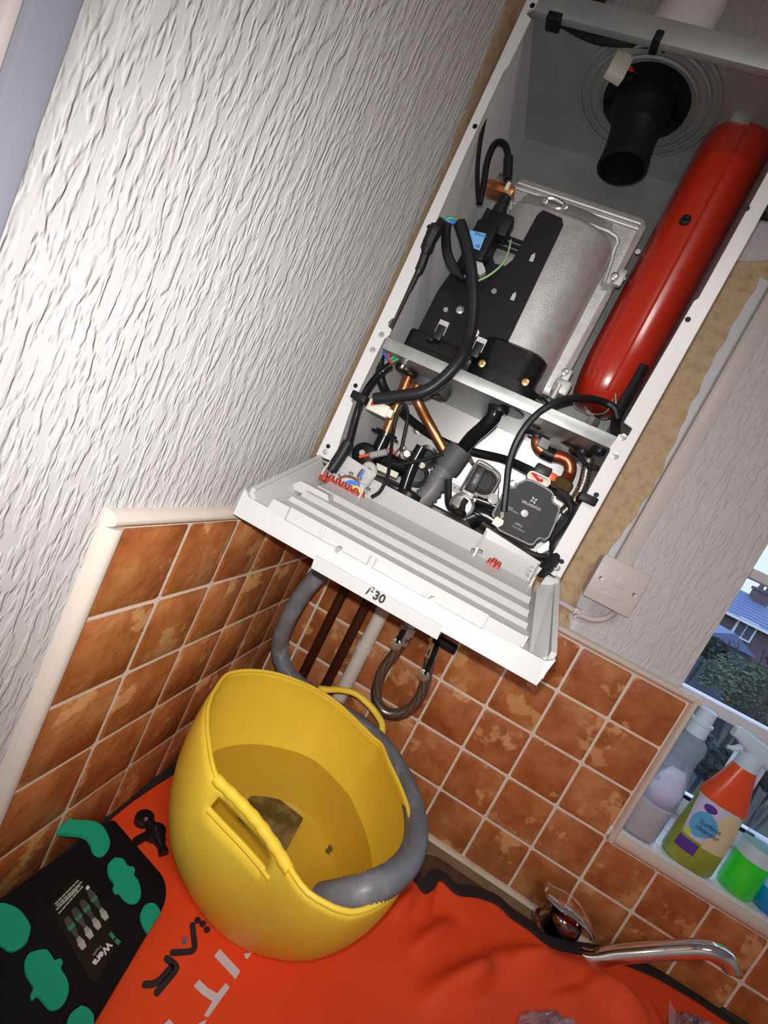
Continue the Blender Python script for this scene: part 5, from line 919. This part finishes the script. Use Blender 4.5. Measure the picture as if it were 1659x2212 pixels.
# ================================================================ TAP
TA = thing('tap', 'chrome mixer tap with lever and long spout at the sink', 'tap', (7.42, -.40, -4.90))
b = B(); lathe(b, (7.36, -.42, -4.90), (0, 0, 1), [(0, .42), (.05, .41), (.08, .35), (.30, .34), (.42, .33), (.50, .28), (.54, .2), (.55, .02)], 32); build('tap_body', b, 'chrome_brown', TA, smooth=50)
P = smooth_path([(6.83,-0.55,-4.176),(7.009,-0.55,-4.195),(7.221,-0.55,-4.176),(7.454,-0.55,-4.203),(7.653,-0.55,-4.286),(7.783,-0.55,-4.403)], 5); b = B(); rings = []
for i, p in enumerate(P):
    t = i / (len(P) - 1); w_ = .12 + .16 * math.sin(math.pi * min(1, .2 + .7 * t)); h_ = .055 + .02 * math.sin(math.pi * t)
    d = (P[min(i + 1, len(P) - 1)] - P[max(i - 1, 0)]).normalized(); n_ = Vector((0, 1, 0)); n_ = (n_ - d * n_.dot(d)).normalized(); u_ = d.cross(n_).normalized()
    rings.append([p + n_ * w_ * math.cos(a) + u_ * h_ * math.sin(a) for a in (2 * math.pi * k / 16 for k in range(16))])
loft(b, rings); build('lever', b, 'chrome', TA, smooth=60)
b = B(); loft(b, [[(x, y, z) for x, y in superell(cx, -.46, rx, .2, 2.4, 20)] for z, cx, rx in ((-4.5, 7.36, .31), (-4.38, 7.33, .30), (-4.26, 7.26, .26), (-4.16, 7.18, .17))]); build('lever_neck', b, 'chrome_brown', TA, smooth=60)
b = B(); tube(b, [(7.45, -.45, -4.82)] + [(7.807,-0.75,-4.713),(8.165,-0.75,-4.352),(8.54,-0.75,-3.977),(8.908,-0.75,-3.62),(9.12,-0.75,-3.434),(9.327,-0.75,-3.321),(9.508,-0.75,-3.308),(9.627,-0.75,-3.424)], .135, 18, 6); build('spout', b, 'chrome', TA, smooth=60)

# ================================================================ BOTTLES ON THE SILL
SZ = -2.73
def oval(cx, cy, a, c, z, n=28, p=2.4): return [(x, y, z) for x, y in superell(cx, cy, a, c, p, n)]
B1 = thing('dish_soap_bottle', 'clear plastic bottle with milky liquid and white cap at the sill corner', 'bottle', (7.97, .3, SZ))
def body(cx, cy, prof): return [oval(cx, cy, a, c, z) for z, a, c in prof]
P1 = [(SZ, .30, .25), (SZ + .05, .34, .28), (SZ + .8, .35, .28), (SZ + 1.2, .33, .27), (SZ + 1.5, .27, .22), (SZ + 1.75, .26, .22), (SZ + 1.95, .29, .24), (SZ + 2.1, .27, .23), (SZ + 2.2, .17, .16), (SZ + 2.3, .15, .15)]
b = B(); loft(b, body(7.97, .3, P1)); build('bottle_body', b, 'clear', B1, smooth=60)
b = B(); loft(b, body(7.97, .3, [(SZ + .03, .29, .24), (SZ + .08, .33, .27), (SZ + .72, .335, .265)])); build('liquid', b, 'liquid_white', B1, smooth=60)
b = B(); lab = []
for z, a0, a1 in ((SZ + .76, -150, -40), (SZ + 1.1, -150, -35), (SZ + 1.35, -140, -50), (SZ + 1.55, -120, -65)):
    a_ = .355 if z < SZ + 1.2 else (.32 if z < SZ + 1.4 else .285); lab.append([(7.97 + a_ * math.cos(math.radians(a0 + (a1 - a0) * i / 10)), .3 + a_ * .83 * math.sin(math.radians(a0 + (a1 - a0) * i / 10)), z) for i in range(11)])
loft(b, lab, cap=False, closed=False); build('label', b, 'lilac_daylit', B1, smooth=60, solid=.0004)
b = B(); lathe(b, (7.97, .3, SZ + 2.22), (0, 0, 1), [(0, .18), (.22, .17), (.23, .19), (.28, .19), (.29, .15), (.5, .145), (.52, .12)], 24); build('cap', b, 'white_daylit', B1)

B2 = thing('spray_bottle', 'green surface cleanser spray with orange shoulder and white trigger', 'bottle', (8.93, .3, SZ))
P2 = [(SZ, .40, .24), (SZ + .06, .44, .27), (SZ + .5, .43, .27), (SZ + 1.0, .40, .26), (SZ + 1.35, .38, .25)]
b = B(); loft(b, body(8.93, .3, P2)); build('bottle_body', b, 'spray_green', B2, smooth=60)
b = B(); loft(b, body(8.93, .3, [(SZ + 1.34, .40, .265), (SZ + 1.42, .39, .26), (SZ + 1.75, .28, .21), (SZ + 2.1, .19, .17), (SZ + 2.15, .17, .16)])); build('shoulder', b, 'spray_orange', B2, smooth=60)
b = B(); lathe(b, (8.93, .3, SZ + 2.12), (0, 0, 1), [(0, .19), (.22, .18), (.24, .15), (.3, .15)], 20); build('collar', b, 'white_daylit', B2)
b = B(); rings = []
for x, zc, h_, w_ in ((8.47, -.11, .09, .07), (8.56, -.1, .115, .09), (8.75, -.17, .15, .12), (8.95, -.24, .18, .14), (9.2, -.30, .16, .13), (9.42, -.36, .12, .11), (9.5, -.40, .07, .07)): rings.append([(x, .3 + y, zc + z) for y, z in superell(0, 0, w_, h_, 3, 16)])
loft(b, rings); box(b, (8.82, .18, SZ + 2.3), (9.06, .42, -.3), .04); build('spray_head', b, 'white_daylit', B2, smooth=50)
b = B(); tube(b, [(8.74, .3, -.22), (8.70, .3, -.32), (8.62, .3, -.40), (8.52, .3, -.43)], [.06, .055, .05, .035], 10, 5); build('trigger', b, 'white_daylit', B2)
def wrap(a0, a1, z0, z1, off, m, nm, ax_=.43, ay_=.27, shape=None, n=14):
    b = B(); rows_ = []
    for k in range(9):
        z = z0 + (z1 - z0) * k / 8; w = 1.0 if not shape else shape(k / 8); am = (a0 + a1) / 2; h_ = (a1 - a0) / 2 * w; t_ = (z - SZ) / 1.35
        ax2, ay2 = .445 - .06 * max(0, t_ - .05) + off, .275 - .022 * t_ + off; row_ = []
        for i in range(n):
            a = math.radians(am - h_ + 2 * h_ * i / (n - 1)); c_, s_ = math.cos(a), math.sin(a); row_.append((8.93 + ax2 * math.copysign(abs(c_) ** (2 / 2.4), c_), .3 + ay2 * math.copysign(abs(s_) ** (2 / 2.4), s_), z))
        rows_.append(row_)
    loft(b, rows_, cap=False, closed=False); return build(nm, b, m, B2, smooth=80)
round_ = lambda t: math.sqrt(max(.02, 1 - (2 * t - 1) ** 2))
wrap(-178, -60, SZ + .55, SZ + 1.33, .004, 'spray_lilac', 'label', shape=lambda t: .55 + .45 * t)
wrap(-105, -30, SZ + .5, SZ + 1.3, .007, 'spray_cream', 'label', shape=lambda t: .25 + .65 * math.sin(math.pi * min(1, t * .6 + .3)))
wrap(-150, -88, SZ + .62, SZ + 1.12, .011, 'spray_blue', 'label', shape=round_)
wrap(-140, -105, SZ + 1.12, SZ + 1.27, .011, 'violet', 'label', shape=round_)
wrap(-152, -100, SZ + .28, SZ + .5, .011, 'violet', 'label')
wrap(-150, -128, SZ + .55, SZ + .68, .013, 'lime', 'label', shape=round_)
text('lettering', 'Surface', 'violet', B2, (8.80, -.005, SZ + .93), (1, -.15, 0), (0, 0, 1), .12, depth=.004); text('lettering', 'cleanser', 'violet', B2, (8.80, -.005, SZ + .81), (1, -.15, 0), (0, 0, 1), .12, depth=.004)

B3 = thing('soap_bottle', 'clear bottle holding bright green liquid on the sill', 'bottle', (9.85, .32, SZ))
P3 = [(SZ, .26, .22), (SZ + .05, .29, .25), (SZ + .9, .28, .24), (SZ + 1.2, .25, .22), (SZ + 1.5, .30, .25), (SZ + 1.75, .26, .22), (SZ + 1.95, .14, .14), (SZ + 2.1, .13, .13)]
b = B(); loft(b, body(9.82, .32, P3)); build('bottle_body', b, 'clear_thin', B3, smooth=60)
b = B(); loft(b, body(9.82, .32, [(SZ + .02, .25, .21), (SZ + .07, .28, .24), (SZ + .72, .272, .232)])); build('liquid', b, 'liquid_green', B3, smooth=60)
b = B(); loft(b, body(9.82, .32, [(SZ + .72, .288, .248), (SZ + .98, .282, .242)]), cap=False); build('label', b, 'white_daylit', B3, smooth=60)
b = B(); lathe(b, (9.82, .32, SZ + 2.05), (0, 0, 1), [(0, .15), (.25, .14), (.27, .1)], 20); build('cap', b, 'white_daylit', B3)
B4 = thing('soap_bottle', 'clear bottle in a blue base at the right edge of the photo', 'bottle', (10.45, .34, SZ))
b = B(); loft(b, body(10.45, .34, [(SZ, .22, .2), (SZ + .05, .3, .26), (SZ + .3, .36, .3), (SZ + .42, .34, .29)])); build('base', b, 'blueplastic', B4, smooth=60)
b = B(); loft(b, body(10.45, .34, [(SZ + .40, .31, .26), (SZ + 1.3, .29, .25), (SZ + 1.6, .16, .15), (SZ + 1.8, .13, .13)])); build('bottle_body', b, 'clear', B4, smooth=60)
b = B(); lathe(b, (10.45, .34, SZ + 1.75), (0, 0, 1), [(0, .15), (.25, .14), (.27, .1)], 20); build('cap', b, 'blueplastic', B4)

# ================================================================ CRUMPLED POLYTHENE ON THE MAT, front edge
def crumple(name, label, pts, h, seed, tip=None):
    rnd = random.Random(seed); b = B(); P = smooth_path(list(pts) + [pts[0]], 4)[:-1]; c = sum((Vector(p) for p in P), Vector()) / len(P); rings = []
    for k in range(6):
        f = 1 - k / 5.2; rings.append([(c.x + (p.x - c.x) * f, c.y + (p.y - c.y) * f, mat_z(p.x, p.y) + .04 + h * (1 - f * f) * rnd.uniform(.5, 1.3) + rnd.uniform(0, .06)) for p in P])
    loft(b, rings); o = build(name, b, 'polythene', label=label, cat='bag', smooth=25); return o
crumple('plastic_bag', 'pinkish see-through plastic bag on the mat at the bottom edge', [(6.419,-2.685,-4.7),(6.5,-2.501,-4.7),(6.667,-2.377,-4.7),(7.017,-2.164,-4.7),(7.162,-2.169,-4.7),(7.431,-2.078,-4.7),(7.453,-2.337,-4.7),(6.827,-2.877,-4.7),(6.35,-3,-4.7)], .18, 3)
cw2 = crumple('plastic_bag', 'crumpled clear plastic bag on the mat near the lower right corner', [(9.071,-1.114,-4.6),(9.214,-0.871,-4.6),(9.541,-0.629,-4.6),(9.724,-0.566,-4.6),(9.994,-0.485,-4.6),(10.237,-0.464,-4.6),(9.982,-1.01,-4.6),(9.052,-1.683,-4.6),(8.805,-1.589,-4.6)], .25, 5)
b = B(); prism(b, [(8.777,-1.3,-4.12),(8.807,-1.3,-4.122),(8.95,-1.3,-4.227),(9.034,-1.3,-4.489),(8.974,-1.3,-4.543)], (0, .02, .0)); build('fold', b, 'polythene', cw2, smooth=0)
b = B(); q = (10.862,0.064,-4.7); loft(b, [[(q[0] + x, q[1] + .12 + y, z) for x, y in superell(0, 0, .55 * f, .3 * f, 2.5, 24)] for f, z in ((1, -4.85), (1.05, -4.7), (.9, -4.58), (.5, -4.55))]); build('cloth_bundle', b, 'hem', label='dark bundle beyond the mat at the lower right corner', cat='cloth', smooth=70)

# ================================================================ OUTSIDE THE WINDOW
GZ = -26.0
M['soil'] = mat('garden_soil', (0.028, 0.022, 0.021), 0.9, var=(1.5, (0.02, 0.028, 0.018), 0.4, 0.7), bump=(3, 0.05))
M['leaf'] = mat('hedge_leaf', (0.06, 0.10, 0.055), 0.6, var=(2.0, (0.12, 0.165, 0.105), 0.45, 0.65))
M['leafdark'] = mat('dark_leaf', (0.015, 0.026, 0.022), 0.7, var=(2.5, (0.03, 0.045, 0.045), 0.45, 0.7))
M['twig'] = mat('bare_twig', (0.045, 0.034, 0.038), 0.8)
M['slate'] = mat('blue_slate', (0.11, 0.15, 0.30), 0.6)
M['brick'] = mat('house_brick', (0.12, 0.08, 0.11), 0.8)
M['fence'] = mat('dark_fence_board', (0.026, 0.021, 0.025), 0.8)
M['shed'] = mat('blue_grey_shed', (0.055, 0.072, 0.115), 0.7)
b = B(); g = [[b.verts.new((-150 + i * 25, 6 + j * 25, GZ + .5 * math.sin(i * 1.7) * math.cos(j * 1.3) + (j > 7) * (j - 7) * 1.6)) for j in range(24)] for i in range(26)]
for i in range(25):
    for j in range(23): b.faces.new((g[i][j], g[i + 1][j], g[i + 1][j + 1], g[i][j + 1]))
build('garden_ground', b, 'soil', kind='structure', smooth=180)
def bush(label, c, r, m, n, seed, leaf=.9, flat_=.7, name='bush', group=None):
    rnd = random.Random(seed); o = thing(name, label, 'bush' if name == 'bush' else 'tree', (c[0], c[1], GZ), group)
    b = B()
    for i in range(n):
        th = rnd.uniform(0, 2 * math.pi); ph = math.acos(rnd.uniform(-.35, 1)); rr = r * rnd.uniform(.72, 1.02) * (1 + .18 * math.sin(3 * th + seed) * math.sin(2 * ph))
        p = Vector((c[0] + rr * math.sin(ph) * math.cos(th), c[1] + rr * math.sin(ph) * math.sin(th), c[2] + rr * flat_ * math.cos(ph)))
        d = Vector((rnd.uniform(-1, 1), rnd.uniform(-1, 1), rnd.uniform(-.3, 1))).normalized(); x, y = frame(d); s = leaf * rnd.uniform(.6, 1.3)
        b.faces.new([b.verts.new(p + x * s), b.verts.new(p + y * s * .5), b.verts.new(p - x * s), b.verts.new(p - y * s * .5)])
    f = build('foliage', b, m, o, smooth=0, kind='stuff')
    b = B()
    for i in range(5):
        a = i * 1.26 + seed; tube(b, [(c[0] + .1 * r * math.cos(a), c[1] + .1 * r * math.sin(a), GZ), (c[0] + .3 * r * math.cos(a), c[1] + .3 * r * math.sin(a), (GZ + c[2]) / 2), (c[0] + .5 * r * math.cos(a), c[1] + .5 * r * math.sin(a), c[2] + r * .3)], .05 * r, 6, 3)
    build('stem', b, 'twig', o); return o
bush('round grey-green bush outside, just above the window rail', (63.79,95,-10.527), 9.5, 'leaf', 3200, 1, .42)
bush('dark green shrub outside, low behind the spray bottle', (35.611,48,-13.662), 3.6, 'leafdark', 1500, 2, .7)
bush('dark green shrub outside, low behind the green-liquid bottle', (53.139,64,-15.687), 4.2, 'leafdark', 1300, 3, .7)
bush('blue-green conifer outside below the house roof', (63.316,120,-8.049), 5, 'leafdark', 1600, 4, .7, .8, name='tree')
bush('dark tree outside at the right below the house', (50.85,70,-1.301), 2.2, 'twig', 1300, 5, .6, .8, name='tree')
def bare(label, base, h, seed):
    rnd = random.Random(seed); b = B()
    def grow(p, d, L_, r, k):
        q = p + d * L_; tube(b, [p, (p + q) / 2 + Vector((rnd.uniform(-.1, .1), 0, 0)) * L_, q], [r, r * .8, r * .6], 5, 1)
        if k:
            for _ in range(3): grow(q, (d + Vector((rnd.uniform(-.8, .8), rnd.uniform(-.8, .8), rnd.uniform(-.1, .5)))).normalized(), L_ * .68, r * .6, k - 1)
    grow(Vector(base), Vector((.1, 0, 1)).normalized(), h * .35, h * .02, 3); return build('bare_tree', b, 'twig', label=label, cat='tree')
q = (83.342,138,-8.438); bare('thin bare tree outside against the dark fence', (q[0], q[1], GZ), 30, 8)
# fence of upright boards at the end of the garden, and a shed
FE = thing('garden_fence', 'dark board fence across the end of the garden', 'fence', (150, 165, GZ))
bm_ = B(); box(bm_, (0, 0, 0), (3.1, .5, 17), .1); bmesh.ops.recalc_face_normals(bm_, faces=bm_.faces[:]); fm = bpy.data.meshes.new('board')
for v in bm_.verts: v.co *= S
bm_.to_mesh(fm); bm_.free(); fm.materials.append(M['fence'])
for i in range(48):
    o = bpy.data.objects.new('board', fm); COL.objects.link(o); o.parent = FE; o.location = wp((60 + i * 3.3, 165 + random.uniform(-.3, .3), GZ)) - ORG[FE.name]; o.scale.z = random.uniform(.95, 1.04)
SH = thing('garden_shed', 'small blue-grey shed beyond the bare tree', 'shed', ((83.373,150,-5.874)[0], 152, GZ)); q = (82.866,150,-5.688)
b = B(); box(b, (q[0] - 7, 150, GZ), (q[0] + 7, 160, q[2])); build('shed_wall', b, 'shed', SH, smooth=0)
b = B(); prism(b, [(q[0] - 8, 149, q[2]), (q[0] + 8, 149, q[2]), (q[0], 149, q[2] + 4)], (0, 12, 0)); build('shed_roof', b, 'slate', SH, smooth=0)
HO = thing('house', 'neighbouring house with blue slate roof and chimney beyond the garden', 'house', (190, 330, GZ))
e0 = (168.751,330,3.691); e1 = (189.848,330,8.135); rz = (183.818,345,18.887)
b = B(); box(b, (e0[0] - 30, 332, GZ), (e1[0] + 90, 400, e0[2])); build('house_wall', b, 'brick', HO, smooth=0)
for i in range(9):
    t0, t1 = i / 9, (i + 1) / 9; z0, z1 = e0[2] + (rz[2] + 3 - e0[2]) * t0, e0[2] + (rz[2] + 3 - e0[2]) * t1; y0, y1 = 329 + 37 * t0, 329 + 37 * t1
    b = B(); prism(b, [(e0[0] - 34, y0, z0 + .9), (e0[0] - 34, y1 + 1, z1 + .9), (e0[0] - 34, y1 + 1, z1), (e0[0] - 34, y0, z0)], (e1[0] - e0[0] + 130, 0, 0)); build('slate_course', b, 'slate', HO, smooth=0)
b = B(); prism(b, [(e0[0] - 34, 366, rz[2] + 3), (e0[0] - 34, 403, e0[2]), (e0[0] - 34, 366, e0[2])], (e1[0] - e0[0] + 130, 0, 0)); build('rear_roof', b, 'slate', HO, smooth=0)
b = B(); box(b, (e0[0] - 34, 327, e0[2] - .8), (e1[0] + 96, 329.5, e0[2] + .9)); build('gutter', b, 'upvc', HO, smooth=0)
c_ = (191.314,362,21.994); b = B(); box(b, (c_[0] - 4.5, 359, c_[2] - 8), (c_[0] + 4.5, 367, c_[2] + 6)); box(b, (c_[0] - 5.2, 358, c_[2] + 5), (c_[0] + 5.2, 368, c_[2] + 7)); ch = build('chimney', b, 'brick', HO, smooth=0)
for dx in (-2.4, 2.4): b = B(); lathe(b, (c_[0] + dx, 363, c_[2] + 7), (0, 0, 1), [(0, 1.6), (4, 1.3), (4.2, 1.7), (4.6, 1.7)], 10); build('chimney_pot', b, 'brick', ch)
w_ = (177.477,331,6.755)
for dx in (0, 42): 
    b = B(); box(b, (w_[0] - 6 + dx, 330.5, w_[2] - 14), (w_[0] + 6 + dx, 332, w_[2] - 1)); wf = build('window', b, 'upvc', HO, smooth=0)
    b = B(); box(b, (w_[0] - 4.8 + dx, 330.2, w_[2] - 12.8), (w_[0] - .4 + dx, 330.6, w_[2] - 2.2)); build('pane', b, 'shed', wf, smooth=0)
    b = B(); box(b, (w_[0] + .4 + dx, 330.2, w_[2] - 12.8), (w_[0] + 4.8 + dx, 330.6, w_[2] - 2.2)); build('pane', b, 'shed', wf, smooth=0)
